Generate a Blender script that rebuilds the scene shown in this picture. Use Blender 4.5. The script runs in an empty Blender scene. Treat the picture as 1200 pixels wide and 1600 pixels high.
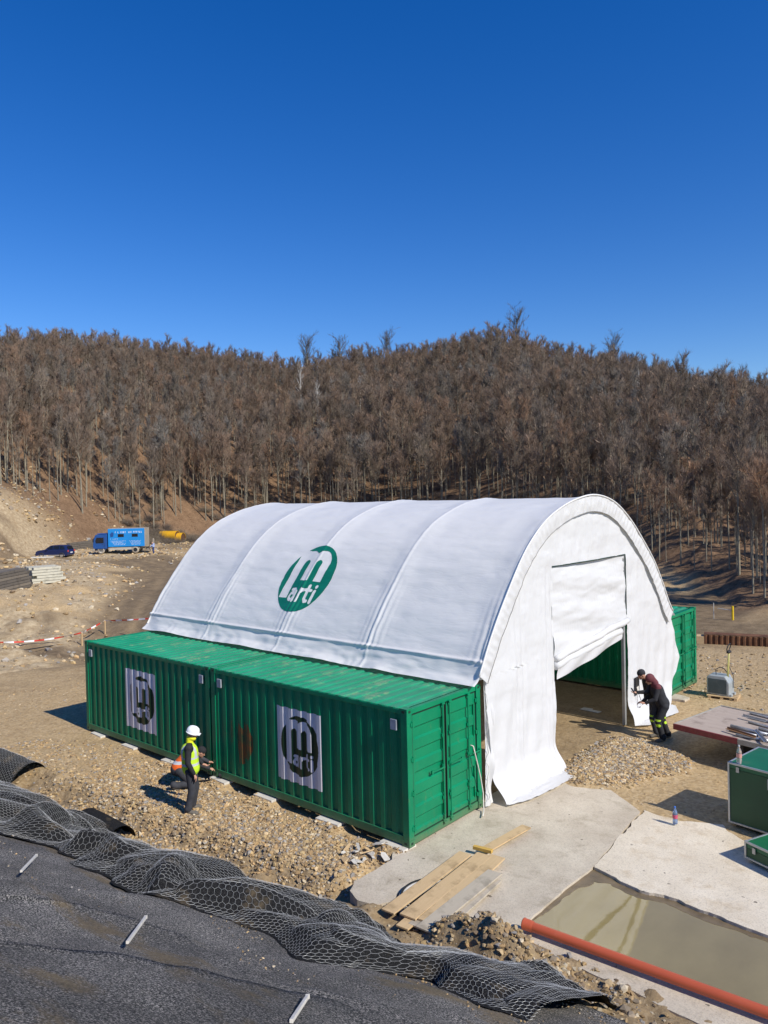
import bpy, bmesh, math, random
import numpy as np
from mathutils import Vector, Matrix
from mathutils.geometry import tessellate_polygon
R_ = math.radians
S = bpy.context.scene
COL = S.collection
random.seed(7); RNG = np.random.default_rng(7)

# ------------------------------------------------------------------ camera
CAM = np.array([8.8348, -10.6331, 6.4862]); YAW, PITCH, ROLL, FOC = -0.7177, -0.0158, -0.0232, 1170.73
fw = np.array([math.sin(YAW)*math.cos(PITCH), math.cos(YAW)*math.cos(PITCH), math.sin(PITCH)])
rt = np.cross(fw, [0, 0, 1]); rt /= np.linalg.norm(rt); up = np.cross(rt, fw)
CR = rt*math.cos(ROLL)+up*math.sin(ROLL); CU = -rt*math.sin(ROLL)+up*math.cos(ROLL); CF = fw
cam = bpy.data.cameras.new('camera'); co = bpy.data.objects.new('camera', cam); COL.objects.link(co)
co.matrix_world = Matrix(((CR[0], CU[0], -CF[0], CAM[0]), (CR[1], CU[1], -CF[1], CAM[1]), (CR[2], CU[2], -CF[2], CAM[2]), (0, 0, 0, 1)))
cam.sensor_fit = 'VERTICAL'; cam.sensor_height = 24; cam.lens = 24*FOC/1600; cam.clip_end = 3000; cam.clip_start = .05
S.camera = co
# ------------------------------------------------------------------ sky + sun
SUN_EL = 40.0; TD = np.array([-1.0, 0.045])            # ground direction the light travels
w = bpy.data.worlds.new('World'); S.world = w; w.use_nodes = True
nt = w.node_tree; sky = nt.nodes.new('ShaderNodeTexSky'); sky.sky_type = 'NISHITA'; sky.sun_disc = False
sky.sun_elevation = R_(SUN_EL); sky.sun_rotation = math.atan2(-TD[0], -TD[1])
sky.altitude = 900; sky.air_density = 1.15; sky.dust_density = .1; sky.ozone_density = 3.6
hs = nt.nodes.new('ShaderNodeHueSaturation'); hs.inputs['Saturation'].default_value = 1.38; hs.inputs['Hue'].default_value = .516
nt.links.new(sky.outputs[0], hs.inputs['Color']); nt.links.new(hs.outputs[0], nt.nodes['Background'].inputs[0])
nt.nodes['Background'].inputs[1].default_value = .140
sl = bpy.data.lights.new('sun', 'SUN'); sl.energy = 5.0; sl.angle = R_(.5); sl.color = (1, .95, .86)
so = bpy.data.objects.new('sun', sl); COL.objects.link(so)
LD = Vector((TD[0]*math.cos(R_(SUN_EL)), TD[1]*math.cos(R_(SUN_EL)), -math.sin(R_(SUN_EL)))).normalized()
so.rotation_euler = LD.to_track_quat('-Z', 'Y').to_euler()
S.view_settings.view_transform = 'Standard'; S.view_settings.look = 'None'; S.view_settings.exposure = 0; S.view_settings.gamma = 1
S.cycles.max_bounces = 6; S.cycles.transparent_max_bounces = 8

def ray(px, py): return CF+CR*(px-600)/FOC-CU*(py-800)/FOC
def on_z(px, py, z): d = ray(px, py); return CAM+d*(z-CAM[2])/d[2]
def to_px(X):
    d = np.asarray(X, float)-CAM; z = d@CF; z = np.where(abs(z) < 1e-6, 1e-6, z)
    return 600+FOC*(d@CR)/z, 800-FOC*(d@CU)/z, z

# ------------------------------------------------------------------ noise
class Noise:
    def __init__(s, seed): s.t = np.random.default_rng(seed).random((256, 256))
    def __call__(s, x, y):
        x = np.asarray(x, float); y = np.asarray(y, float)
        xi = np.floor(x).astype(int); yi = np.floor(y).astype(int); fx = x-xi; fy = y-yi
        fx = fx*fx*(3-2*fx); fy = fy*fy*(3-2*fy); a = xi & 255; b = (xi+1) & 255; c = yi & 255; d = (yi+1) & 255
        return (s.t[a, c]*(1-fx)+s.t[b, c]*fx)*(1-fy)+(s.t[a, d]*(1-fx)+s.t[b, d]*fx)*fy-.5
N1 = Noise(1); N2 = Noise(2); N3 = Noise(3)
def fbm(n, x, y, o=4):
    r = 0; a = 1
    for k in range(o): r = r+a*n(x*2**k+17*k, y*2**k+5*k); a *= .5
    return r
def ss(a, b, x): t = np.clip((x-a)/(b-a), 0, 1); return t*t*(3-2*t)

# ------------------------------------------------------------------ materials
MATS = {}
class NB:
    def __init__(s, name):
        s.m = bpy.data.materials.new(name); s.m.use_nodes = True; s.nt = s.m.node_tree; s.b = s.nt.nodes['Principled BSDF']
        s.tc = s.n('ShaderNodeTexCoord'); MATS[name] = s.m
    def n(s, t, **k):
        x = s.nt.nodes.new(t)
        for a, b in k.items():
            if a in x.inputs: x.inputs[a].default_value = b
            else: setattr(x, a, b)
        return x
    def l(s, a, b): s.nt.links.new(a, b)
    def coord(s, kind='Object', scale=(1, 1, 1), loc=(0, 0, 0)):
        mp = s.n('ShaderNodeMapping'); s.l(s.tc.outputs[kind], mp.inputs[0]); mp.inputs['Scale'].default_value = scale; mp.inputs['Location'].default_value = loc
        return mp.outputs[0]
    def noise(s, sc, det=4, rough=.6, vec=None, dist=0):
        x = s.n('ShaderNodeTexNoise', Scale=sc, Detail=det, Roughness=rough, Distortion=dist); s.l(vec or s.coord(), x.inputs['Vector']); return x.outputs[0]
    def voro(s, sc, vec=None, out='Color', feature='F1'):
        x = s.n('ShaderNodeTexVoronoi', Scale=sc); x.feature = feature; s.l(vec or s.coord(), x.inputs['Vector']); return x.outputs[out]
    def ramp(s, fac, stops):
        r = s.n('ShaderNodeValToRGB'); e = r.color_ramp.elements
        while len(e) < len(stops): e.new(.5)
        for i, (p, c) in enumerate(stops): e[i].position = p; e[i].color = (*c, 1) if len(c) == 3 else c
        s.l(fac, r.inputs[0]); return r.outputs[0]
    def mix(s, fac, a, b, mode='MIX'):
        x = s.n('ShaderNodeMix', data_type='RGBA', blend_type=mode)
        for i, v in ((0, fac), (6, a), (7, b)):
            if hasattr(v, 'links'): s.l(v, x.inputs[i])
            elif isinstance(v, tuple): x.inputs[i].default_value = (*v, 1)
            else: x.inputs[i].default_value = v
        return x.outputs[2]
    def math(s, op, a, b=0.0):
        x = s.n('ShaderNodeMath', operation=op)
        for i, v in ((0, a), (1, b)):
            if hasattr(v, 'links'): s.l(v, x.inputs[i])
            else: x.inputs[i].default_value = v
        return x.outputs[0]
    def attr(s, name): x = s.n('ShaderNodeAttribute', attribute_name=name); return x
    def bump(s, h, dist=.01, strength=1, prev=None):
        x = s.n('ShaderNodeBump', Distance=dist, Strength=strength); s.l(h, x.inputs['Height'])
        if prev: s.l(prev, x.inputs['Normal'])
        s.l(x.outputs[0], s.b.inputs['Normal']); return x.outputs[0]
    def out(s, col, rough=.8, metal=0, spec=.5):
        if hasattr(col, 'links'): s.l(col, s.b.inputs['Base Color'])
        else: s.b.inputs['Base Color'].default_value = (*col, 1)
        if hasattr(rough, 'links'): s.l(rough, s.b.inputs['Roughness'])
        else: s.b.inputs['Roughness'].default_value = rough
        s.b.inputs['Metallic'].default_value = metal; s.b.inputs['Specular IOR Level'].default_value = spec
        return s.m

def simple_var(name, col):
    b = NB(name); oi = b.n('ShaderNodeObjectInfo'); rr = b.ramp(oi.outputs['Random'], [(0, tuple(c*.62 for c in col)), (.35, col), (.7, (col[0]*1.15, col[1]*1.25, col[2]*1.35)), (1, (col[0]*1.5, col[1]*1.35, col[2]*1.2))])
    c = b.mix(b.ramp(b.noise(.5, 3), [(.3, (0, 0, 0)), (.7, (.5, .5, .5))]), rr, tuple(x*.7 for x in col)); return b.out(c, .95, 0, .15)
def simple(name, col, rough=.6, metal=0, var=.25, sc=3.0, bump=0, dirt=None, dirt_amt=.5, spec=.5):
    b = NB(name); nz = b.noise(sc, 5); lo = tuple(c*(1-var) for c in col); hi = tuple(min(1, c*(1+var)) for c in col)
    c = b.ramp(nz, [(.3, lo), (.7, hi)])
    if dirt:
        f = b.ramp(b.noise(sc*2.3, 6, .7), [(.62-.2*dirt_amt, (0, 0, 0)), (.78, (1, 1, 1))]); f2 = b.math('MULTIPLY', f, dirt_amt); c = b.mix(f2, c, dirt)
    if bump: b.bump(b.noise(sc*12, 4), bump, .6)
    return b.out(c, rough, metal, spec)

def mat_ground():
    b = NB('ground'); o = b.coord(); z = b.attr('zone'); sp = b.n('ShaderNodeSeparateColor'); b.l(z.outputs['Color'], sp.inputs[0])
    big = b.noise(.22, 6, .62, o); mid = b.noise(1.7, 6, .65, o); fine = b.noise(14, 5, .7, o); peb = b.voro(17, o); peb2 = b.voro(7, o)
    pad = b.mix(b.ramp(mid, [(.3, (0, 0, 0)), (.72, (1, 1, 1))]), (.40, .265, .12), (.66, .47, .24))
    pad = b.mix(b.ramp(big, [(.4, (0, 0, 0)), (.66, (.75, .75, .75))]), pad, (.52, .375, .20))
    pad = b.mix(b.math('MULTIPLY', b.ramp(fine, [(.35, (0, 0, 0)), (.7, (1, 1, 1))]), .55), pad, (.27, .195, .12))
    pg = b.ramp(peb, [(.15, (.22, .155, .085)), (.5, (.50, .36, .19)), (.9, (.70, .56, .36))])
    pad = b.mix(.35, pad, pg)
    mud = b.mix(b.ramp(mid, [(.3, (0, 0, 0)), (.7, (1, 1, 1))]), (.15, .105, .06), (.31, .225, .13))
    mud = b.mix(b.math('MULTIPLY', b.ramp(fine, [(.4, (0, 0, 0)), (.7, (1, 1, 1))]), .5), mud, (.11, .085, .06))
    lit = b.mix(b.ramp(b.noise(.9, 7, .75, o), [(.32, (0, 0, 0)), (.68, (1, 1, 1))]), (.11, .065, .036), (.29, .185, .105))
    lit = b.mix(.4, lit, b.ramp(peb2, [(.1, (.06, .035, .02)), (.9, (.34, .21, .12))]))
    pale = b.mix(b.ramp(b.noise(2.6, 7, .75, o), [(.35, (0, 0, 0)), (.65, (1, 1, 1))]), (.30, .21, .115), (.60, .48, .30))
    c = b.mix(sp.outputs[0], pad, mud); c = b.mix(sp.outputs[2], c, pale); c = b.mix(sp.outputs[1], c, lit)
    n = b.bump(b.noise(5, 8, .75, o), .10, .7); n = b.bump(peb, .02, .5, n)
    return b.out(c, .95, 0, .15)

def mat_concrete(name, a, c2, stain):
    b = NB(name); o = b.coord(); c = b.mix(b.ramp(b.noise(.9, 7, .65, o), [(.35, (0, 0, 0)), (.66, (1, 1, 1))]), a, c2)
    c = b.mix(b.math('MULTIPLY', b.ramp(b.noise(2.1, 8, .7, b.coord(loc=(5, 3, 0))), [(.52, (0, 0, 0)), (.68, (1, 1, 1))]), .65), c, stain)
    c = b.mix(b.math('MULTIPLY', b.ramp(b.noise(38, 5, .8, o), [(.38, (1, 1, 1)), (.5, (0, 0, 0))]), .35), c, (.16, .13, .10))
    c = b.mix(b.ramp(b.noise(6, 3, .5, b.coord(loc=(9, 1, 0))), [(.71, (0, 0, 0)), (.74, (.8, .8, .8))]), c, (.10, .08, .06))
    n = b.bump(b.noise(30, 6, .8, o), .012, .6); b.bump(b.noise(2.5, 5, .6, o), .03, .6, n)
    return b.out(c, .9, 0, .2)

def mat_green(name, base=(.001, .205, .088)):
    b = NB(name); o = b.coord('Object'); c = b.mix(b.ramp(b.noise(1.3, 5, .6, o), [(.3, (0, 0, 0)), (.7, (1, 1, 1))]), tuple(x*.86 for x in base), tuple(x*1.12 for x in base))
    d = b.ramp(b.noise(2.4, 8, .75, b.coord('Object', (1, 3, 1))), [(.6, (0, 0, 0)), (.74, (.4, .4, .4))]); c = b.mix(d, c, (.22, .22, .09)); sx = b.n('ShaderNodeSeparateXYZ'); b.l(o, sx.inputs[0]); hgt = b.ramp(b.math('ADD', sx.outputs[2], b.math('MULTIPLY', b.noise(6, 6, .8, o), .5)), [(.25, (.55, .55, .55)), (.52, (0, 0, 0))]); c = b.mix(hgt, c, (.17, .15, .08)); sc2 = b.ramp(b.noise(3, 8, .85, b.coord('Object', (3, 3, .6), (7, 2, 1))), [(.66, (0, 0, 0)), (.70, (.5, .5, .5))]); c = b.mix(sc2, c, (.20, .30, .22)); b.bump(b.noise(1.6, 3, .5, o), .03, .5)
    return b.out(c, b.ramp(b.noise(9, 4, .6, o), [(.3, (.34, .34, .34)), (.7, (.5, .5, .5))]), 0, .3)

def mat_roof():
    b = NB('container roof paint'); o = b.coord('Object'); c = b.mix(b.ramp(b.noise(1.1, 5, .6, o), [(.3, (0, 0, 0)), (.7, (1, 1, 1))]), (.008, .22, .10), (.018, .31, .15))
    d = b.ramp(b.noise(1.7, 9, .8, b.coord('Object', (1.2, .9, 1))), [(.53, (0, 0, 0)), (.7, (.75, .75, .75))]); c = b.mix(d, c, (.30, .33, .17))
    d = b.ramp(b.noise(10, 6, .8, b.coord('Object', (.5, 2, 1))), [(.62, (0, 0, 0)), (.72, (.6, .6, .6))]); c = b.mix(d, c, (.34, .34, .22))
    return b.out(c, .42, 0, .4)

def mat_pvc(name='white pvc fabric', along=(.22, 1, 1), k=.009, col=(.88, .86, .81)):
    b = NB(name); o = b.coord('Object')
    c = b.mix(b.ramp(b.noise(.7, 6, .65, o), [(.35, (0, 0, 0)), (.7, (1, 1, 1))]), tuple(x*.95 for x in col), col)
    c = b.mix(b.math('MULTIPLY', b.ramp(b.noise(7, 7, .75, o), [(.55, (0, 0, 0)), (.75, (1, 1, 1))]), .12), c, (.62, .58, .50))
    n = b.bump(b.noise(1.0, 6, .6, b.coord('Object', along), .6), k*5, .5); b.bump(b.noise(5, 5, .6, b.coord('Object', along), .8), k, .5, n)
    cr = b.math('ABSOLUTE', b.math('SUBTRACT', b.noise(2.2, 5, .55, b.coord('Object', tuple(1.6*q for q in along)), 1.5), .5)); n2 = b.bump(b.ramp(cr, [(.0, (0, 0, 0)), (.06, (1, 1, 1))]), k*.6, .22, b.b.inputs['Normal'].links[0].from_socket); b.bump(b.noise(16, 4, .6, b.coord('Object', along), .5), k*.35, .5, n2)
    m = b.out(c, .42, 0, .35)
    tl = b.n('ShaderNodeBsdfTranslucent'); tl.inputs[0].default_value = (.75, .78, .76, 1); mx = b.n('ShaderNodeMixShader'); mx.inputs[0].default_value = .16; b.l(b.b.outputs[0], mx.inputs[1]); b.l(tl.outputs[0], mx.inputs[2]); b.l(mx.outputs[0], b.nt.nodes['Material Output'].inputs[0])
    return m

def mat_mat():
    b = NB('erosion mat fibre'); o = b.coord('Object')
    f = b.noise(55, 5, .85, o); big = b.noise(1.0, 6, .6, o)
    c = b.ramp(f, [(.40, (.012, .012, .013)), (.49, (.07, .07, .068)), (.55, (.30, .29, .27)), (.62, (.70, .62, .56))])
    f2 = b.voro(34, o, 'Distance'); c = b.mix(b.math('MULTIPLY', b.ramp(f2, [(.06, (1, 1, 1)), (.16, (0, 0, 0))]), .55), c, (.55, .55, .54))
    d = b.ramp(b.noise(.75, 9, .7, b.coord('Object', (.7, 1.6, 1.2), (3, 1, 0))), [(.53, (0, 0, 0)), (.62, (.85, .85, .85))]); c = b.mix(d, c, b.ramp(b.noise(40, 4, .7, o), [(.3, (.10, .075, .045)), (.7, (.36, .27, .15))]))
    c = b.mix(b.ramp(big, [(.38, (.45, .45, .45)), (.62, (0, 0, 0))]), c, (.03, .03, .03))
    b.bump(f, .03, 1); return b.out(c, .75, 0, .2)

def mat_black():
    b = NB('black fibre'); o = b.coord('Object'); f = b.noise(80, 4, .8, o)
    c = b.ramp(f, [(.42, (.007, .007, .008)), (.58, (.025, .025, .025)), (.70, (.12, .12, .115))])
    d = b.ramp(b.noise(1.8, 8, .7, o), [(.56, (0, 0, 0)), (.68, (.6, .6, .6))]); c = b.mix(d, c, (.16, .12, .07))
    b.bump(f, .015, .8); return b.out(c, .9, 0, .1)

def mat_wood(name, a, c2, sc=1.0):
    b = NB(name); o = b.coord('Object', (1*sc, 14*sc, 14*sc)); c = b.mix(b.noise(1.4, 8, .7, o, 1.2), a, c2)
    c = b.mix(b.ramp(b.noise(2.3, 6, .7, b.coord('Object')), [(.52, (0, 0, 0)), (.66, (.6, .6, .6))]), c, tuple(x*.55 for x in a))
    b.bump(b.noise(4, 6, .7, o), .004, .5); return b.out(c, .8, 0, .2)

def mat_attr(name, a, c2, rough=.9, attr='tint', sc=40):
    b = NB(name); t = b.attr(attr); c = b.mix(b.ramp(b.noise(sc, 4, .7), [(.3, (0, 0, 0)), (.7, (1, 1, 1))]), a, c2); c = b.mix(1.0, c, t.outputs['Color'], 'MULTIPLY')
    return b.out(c, rough, 0, .2)

def mat_water():
    b = NB('muddy water'); o = b.coord('Object'); t = b.ramp(b.noise(.8, 6, .6, b.coord('Object', (1, .6, 1))), [(.3, (.235, .18, .065)), (.7, (.33, .26, .105))])
    sx = b.n('ShaderNodeSeparateXYZ'); b.l(b.coord('Object'), sx.inputs[0]); f = b.ramp(b.math('ADD', b.math('MULTIPLY', sx.outputs[0], .25), b.math('MULTIPLY', b.noise(1.3, 5, .6), .12)), [(.97, (0, 0, 0)), (1.0, (1, 1, 1))]); b.b.inputs['Coat Weight'].default_value = .6; b.b.inputs['Coat Roughness'].default_value = .02
    m = b.out(t, .03, 0, .8); b.bump(b.noise(3, 3, .5, o), .004, .25); return m

MG = mat_ground()
M_SLAB1 = mat_concrete('grey slab concrete', (.50, .425, .32), (.64, .56, .43), (.36, .30, .21))
M_SLAB2 = mat_concrete('pale slab concrete', (.66, .57, .43), (.78, .69, .54), (.52, .40, .25))
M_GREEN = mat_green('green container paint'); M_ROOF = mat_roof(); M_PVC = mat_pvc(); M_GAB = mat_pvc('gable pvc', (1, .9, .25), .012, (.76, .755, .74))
M_MAT = mat_mat(); M_BLK = mat_black(); M_WATER = mat_water()
M_WIRE = simple('galvanised wire', (.42, .42, .40), .5, .2, .4, 14)
M_STEEL = simple('galvanised steel', (.42, .43, .44), .4, .7, .15, 6)
M_ALU = simple('aluminium edge', (.50, .51, .50), .38, .6, .12, 5, dirt=(.2, .18, .15), dirt_amt=.3)
M_DARK = simple('dark rubber', (.02, .02, .022), .7, 0, .3, 8)
M_SEAL = simple('door seal', (.006, .03, .016), .6)
M_PLANK = mat_wood('pale planed board', (.50, .34, .17), (.66, .48, .27)); M_PLANK2 = mat_wood('weathered board', (.40, .34, .25), (.54, .47, .36))
M_STONE = mat_attr('crushed stone', (.72, .72, .72), (1, 1, 1))
M_PAD = simple('pad board', (.62, .58, .5), .8, 0, .15, 9)

# ------------------------------------------------------------------ mesh builder
class MB:
    def __init__(s): s.v = []; s.f = []; s.m = []; s.n = 0
    def add(s, v, f, mi=0):
        s.v.append(np.asarray(v, float).reshape(-1, 3)); s.f += [tuple(int(i)+s.n for i in q) for q in f]; s.m += [mi]*len(f); s.n += len(s.v[-1]); return s
    def box(s, c, d, rot=None, mi=0, taper=1.0):
        x, y, z = d[0]/2, d[1]/2, d[2]/2
        v = np.array([(a*x*(taper if e > 0 else 1), b_*y*(taper if e > 0 else 1), e*z) for a, b_, e in ((-1, -1, -1), (1, -1, -1), (1, 1, -1), (-1, 1, -1), (-1, -1, 1), (1, -1, 1), (1, 1, 1), (-1, 1, 1))])
        if rot is not None: v = v@np.array(rot).T
        return s.add(v+np.array(c), [(0, 3, 2, 1), (4, 5, 6, 7), (0, 1, 5, 4), (1, 2, 6, 5), (2, 3, 7, 6), (3, 0, 4, 7)], mi)
    def bx(s, x0, x1, y0, y1, z0, z1, mi=0): return s.box(((x0+x1)/2, (y0+y1)/2, (z0+z1)/2), (x1-x0, y1-y0, z1-z0), mi=mi)
    def tube(s, pts, r, n=8, mi=0, cap=True):
        pts = np.asarray(pts, float); r = np.broadcast_to(r, (len(pts),)); T = np.gradient(pts, axis=0); T /= np.linalg.norm(T, axis=1)[:, None]+1e-9
        u = np.cross(T[0], [0, 0, 1.0]);
        if np.linalg.norm(u) < .1: u = np.cross(T[0], [1.0, 0, 0])
        V = []
        for i in range(len(pts)):
            u = u-T[i]*(u@T[i]); u /= np.linalg.norm(u); w_ = np.cross(T[i], u)
            a = np.arange(n)*2*math.pi/n; V.append(pts[i]+r[i]*(np.cos(a)[:, None]*u+np.sin(a)[:, None]*w_))
        F = [(i*n+j, i*n+(j+1) % n, (i+1)*n+(j+1) % n, (i+1)*n+j) for i in range(len(pts)-1) for j in range(n)]
        if cap: F += [tuple(range(n))[::-1], tuple((len(pts)-1)*n+j for j in range(n))]
        return s.add(np.concatenate(V), F, mi)
    def lathe(s, c, axis, prof, n=20, mi=0):                       # prof: (radius, offset along axis)
        a = np.array(axis, float); a /= np.linalg.norm(a); u = np.cross(a, [0, 0, 1.0])
        if np.linalg.norm(u) < .1: u = np.array([1.0, 0, 0])
        u /= np.linalg.norm(u); w_ = np.cross(a, u); t = np.arange(n)*2*math.pi/n
        V = np.concatenate([np.array(c)+a*h+r*(np.cos(t)[:, None]*u+np.sin(t)[:, None]*w_) for r, h in prof])
        F = [(i*n+j, i*n+(j+1) % n, (i+1)*n+(j+1) % n, (i+1)*n+j) for i in range(len(prof)-1) for j in range(n)]
        return s.add(V, F, mi)
    def grid(s, P, mi=0):                                          # P: (a,b,3)
        a, b_ = P.shape[:2]; i, j = np.meshgrid(np.arange(a-1), np.arange(b_-1), indexing='ij'); i = i.ravel(); j = j.ravel()
        F = np.stack([i*b_+j, (i+1)*b_+j, (i+1)*b_+j+1, i*b_+j+1], 1); return s.add(P.reshape(-1, 3), F, mi)
    def prism(s, poly, z0, z1, mi=0, axis='z', mi_side=None):       # poly in 2-D, extruded
        poly = [tuple(p) for p in poly]; n = len(poly)
        def P(p, z): return (p[0], p[1], z) if axis == 'z' else ((p[0], z, p[1]) if axis == 'y' else (z, p[0], p[1]))
        v = [P(p, z0) for p in poly]+[P(p, z1) for p in poly]
        tr = tessellate_polygon([[Vector((p[0], p[1], 0)) for p in poly]])
        s.add(v, [tuple(t) for t in tr]+[tuple(i+n for i in t) for t in tr], mi); k = s.n-2*n
        s.f += [(k+i, k+(i+1) % n, k+n+(i+1) % n, k+n+i) for i in range(n)]; s.m += [mi if mi_side is None else mi_side]*n; return s
    def build(s, name, mats, parent=None, smooth=False, bevel=0, attr=None, autosmooth=None):
        me = bpy.data.meshes.new(name); v = np.concatenate(s.v)
        me.vertices.add(len(v)); me.vertices.foreach_set('co', v.ravel())
        L = np.array([len(f) for f in s.f]); fl = np.concatenate([np.array(f) for f in s.f]) if len(set(L.tolist())) > 1 else np.array(s.f).ravel()
        me.loops.add(int(L.sum())); me.loops.foreach_set('vertex_index', fl.astype(np.int32)); me.polygons.add(len(L)); me.polygons.foreach_set('loop_start', np.concatenate([[0], np.cumsum(L)[:-1]]).astype(np.int32))
        me.polygons.foreach_set('material_index', np.array(s.m, np.int32)); me.polygons.foreach_set('use_smooth', np.full(len(L), smooth)); me.update(calc_edges=True); me.validate()
        for m in (mats if isinstance(mats, (list, tuple)) else [mats]): me.materials.append(m)
        if attr is not None:
            a = me.color_attributes.new(attr[0], 'FLOAT_COLOR', 'POINT'); c = np.ones((len(v), 4)); c[:, :3] = attr[1]; a.data.foreach_set('color', c.ravel())
        if autosmooth or not smooth:
            bm = bmesh.new(); bm.from_mesh(me); bmesh.ops.recalc_face_normals(bm, faces=bm.faces) if len(v) < 20000 else None; bm.to_mesh(me); bm.free()
        o = bpy.data.objects.new(name, me); COL.objects.link(o)
        if parent: o.parent = parent
        if bevel:
            b = o.modifiers.new('bevel', 'BEVEL'); b.width = bevel; b.segments = 2; b.limit_method = 'ANGLE'
        return o
def tag(o, label=None, cat=None, group=None, kind=None):
    if label: o['label'] = label
    if cat: o['category'] = cat
    if group: o['group'] = group
    if kind: o['kind'] = kind
    return o
def thing(name, label, cat, loc=(0, 0, 0), rz=0, group=None):
    o = bpy.data.objects.new(name, None); COL.objects.link(o); o.location = loc; o.rotation_euler = (0, 0, rz); o.empty_display_size = .2
    return tag(o, label, cat, group)
def copy_tree(o, parent=None):
    c = o.copy(); COL.objects.link(c); c.parent = parent
    for ch in list(o.children): copy_tree(ch, c)
    return c
def rotz(a): c, s_ = math.cos(a), math.sin(a); return np.array([[c, -s_, 0], [s_, c, 0], [0, 0, 1.0]])
def rotm(ax, a): return np.array(Matrix.Rotation(a, 3, ax))
def seg_d(px, py, x0, y0, x1, y1):
    dx, dy = x1-x0, y1-y0; t = np.clip(((px-x0)*dx+(py-y0)*dy)/(dx*dx+dy*dy), 0, 1); return np.hypot(px-x0-t*dx, py-y0-t*dy)
def poly_in(px, py, poly):
    r = np.zeros(np.shape(px), bool); n = len(poly)
    for i in range(n):
        x0, y0 = poly[i]; x1, y1 = poly[(i+1) % n]
        if y0 == y1: continue
        c = ((y0 > py) != (y1 > py)) & (px < (x1-x0)*(py-y0)/(y1-y0)+x0); r ^= c
    return r
def soft_poly(px, py, poly, wdt=.3):
    d = np.full(np.shape(px), 1e9)
    for i in range(len(poly)): d = np.minimum(d, seg_d(px, py, *poly[i], *poly[(i+1) % len(poly)]))
    return np.where(poly_in(px, py, poly), ss(-wdt, wdt, d), ss(-wdt, wdt, -d))

# ------------------------------------------------------------------ terrain
AZX = np.array([-900, -500, -200, 0, 150, 300, 450, 600, 750, 900, 1050, 1150, 1250, 1500, 2000.])
FOOT = np.array([80, 84, 88, 96, 122, 140, 140, 130, 112, 84, 58, 42, 39, 38, 38.])
RIDG = np.array([200, 210, 225, 240, 250, 250, 260, 260, 250, 240, 225, 215, 210, 200, 200.])
TOPY = np.array([505, 510, 522, 526, 526, 537, 562, 548, 516, 538, 566, 592, 602, 608, 608.])
az_of = []
for x in AZX: d = ray(x, 767); az_of.append(math.atan2((d@rt), (d@np.array([math.sin(YAW), math.cos(YAW), 0]))))
az_of = np.array(az_of); TH = 12.5
RH = np.array([CAM[2]+D*(ray(x, y)[2]/math.hypot(*ray(x, y)[:2]))-TH for x, y, D in zip(AZX, TOPY, RIDG)])
def polar(x, y):
    dx = x-CAM[0]; dy = y-CAM[1]; f = dx*math.sin(YAW)+dy*math.cos(YAW); r = dx*rt[0]+dy*rt[1]; return np.arctan2(r, f), np.hypot(dx, dy)
YF = lambda x: np.interp(x, [-40, -10, -5, -3, .6, 2.2, 4.6, 8, 20], [-6.5, -3.5, -3.05, -2.85, -2.45, -2.35, -1.75, -1.55, -1.5])
HEAP = [(.45, 5.3), (.25, 6.3), (.25, 8.2), (.9, 8.6), (2.3, 7.9), (2.5, 7.0), (1.75, 5.3), (.95, 4.95)]
GRAV = [(-12.4, -1.3), (-10.5, -.15), (0, -.05), (-.3, -.5), (-.2, -1.4), (-.9, -1.9), (-2, -1.8), (-3.1, -2.3), (-5.1, -2.8), (-8.5, -2.8), (-12.5, -2.9)]
PADX = [-11.45, -9.75, -7.8, -5.75, -4.1, -2.1, -.35]
def road_d(x, y):
    P = [on_z(q[0], q[1], 0)[:2] for q in ((215, 985), (235, 950), (262, 915), (275, 885), (215, 872), (120, 872))]
    d = np.full(np.shape(x), 1e9)
    for a, b in zip(P[:-1], P[1:]): d = np.minimum(d, seg_d(x, y, *a, *b))
    return d
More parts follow.
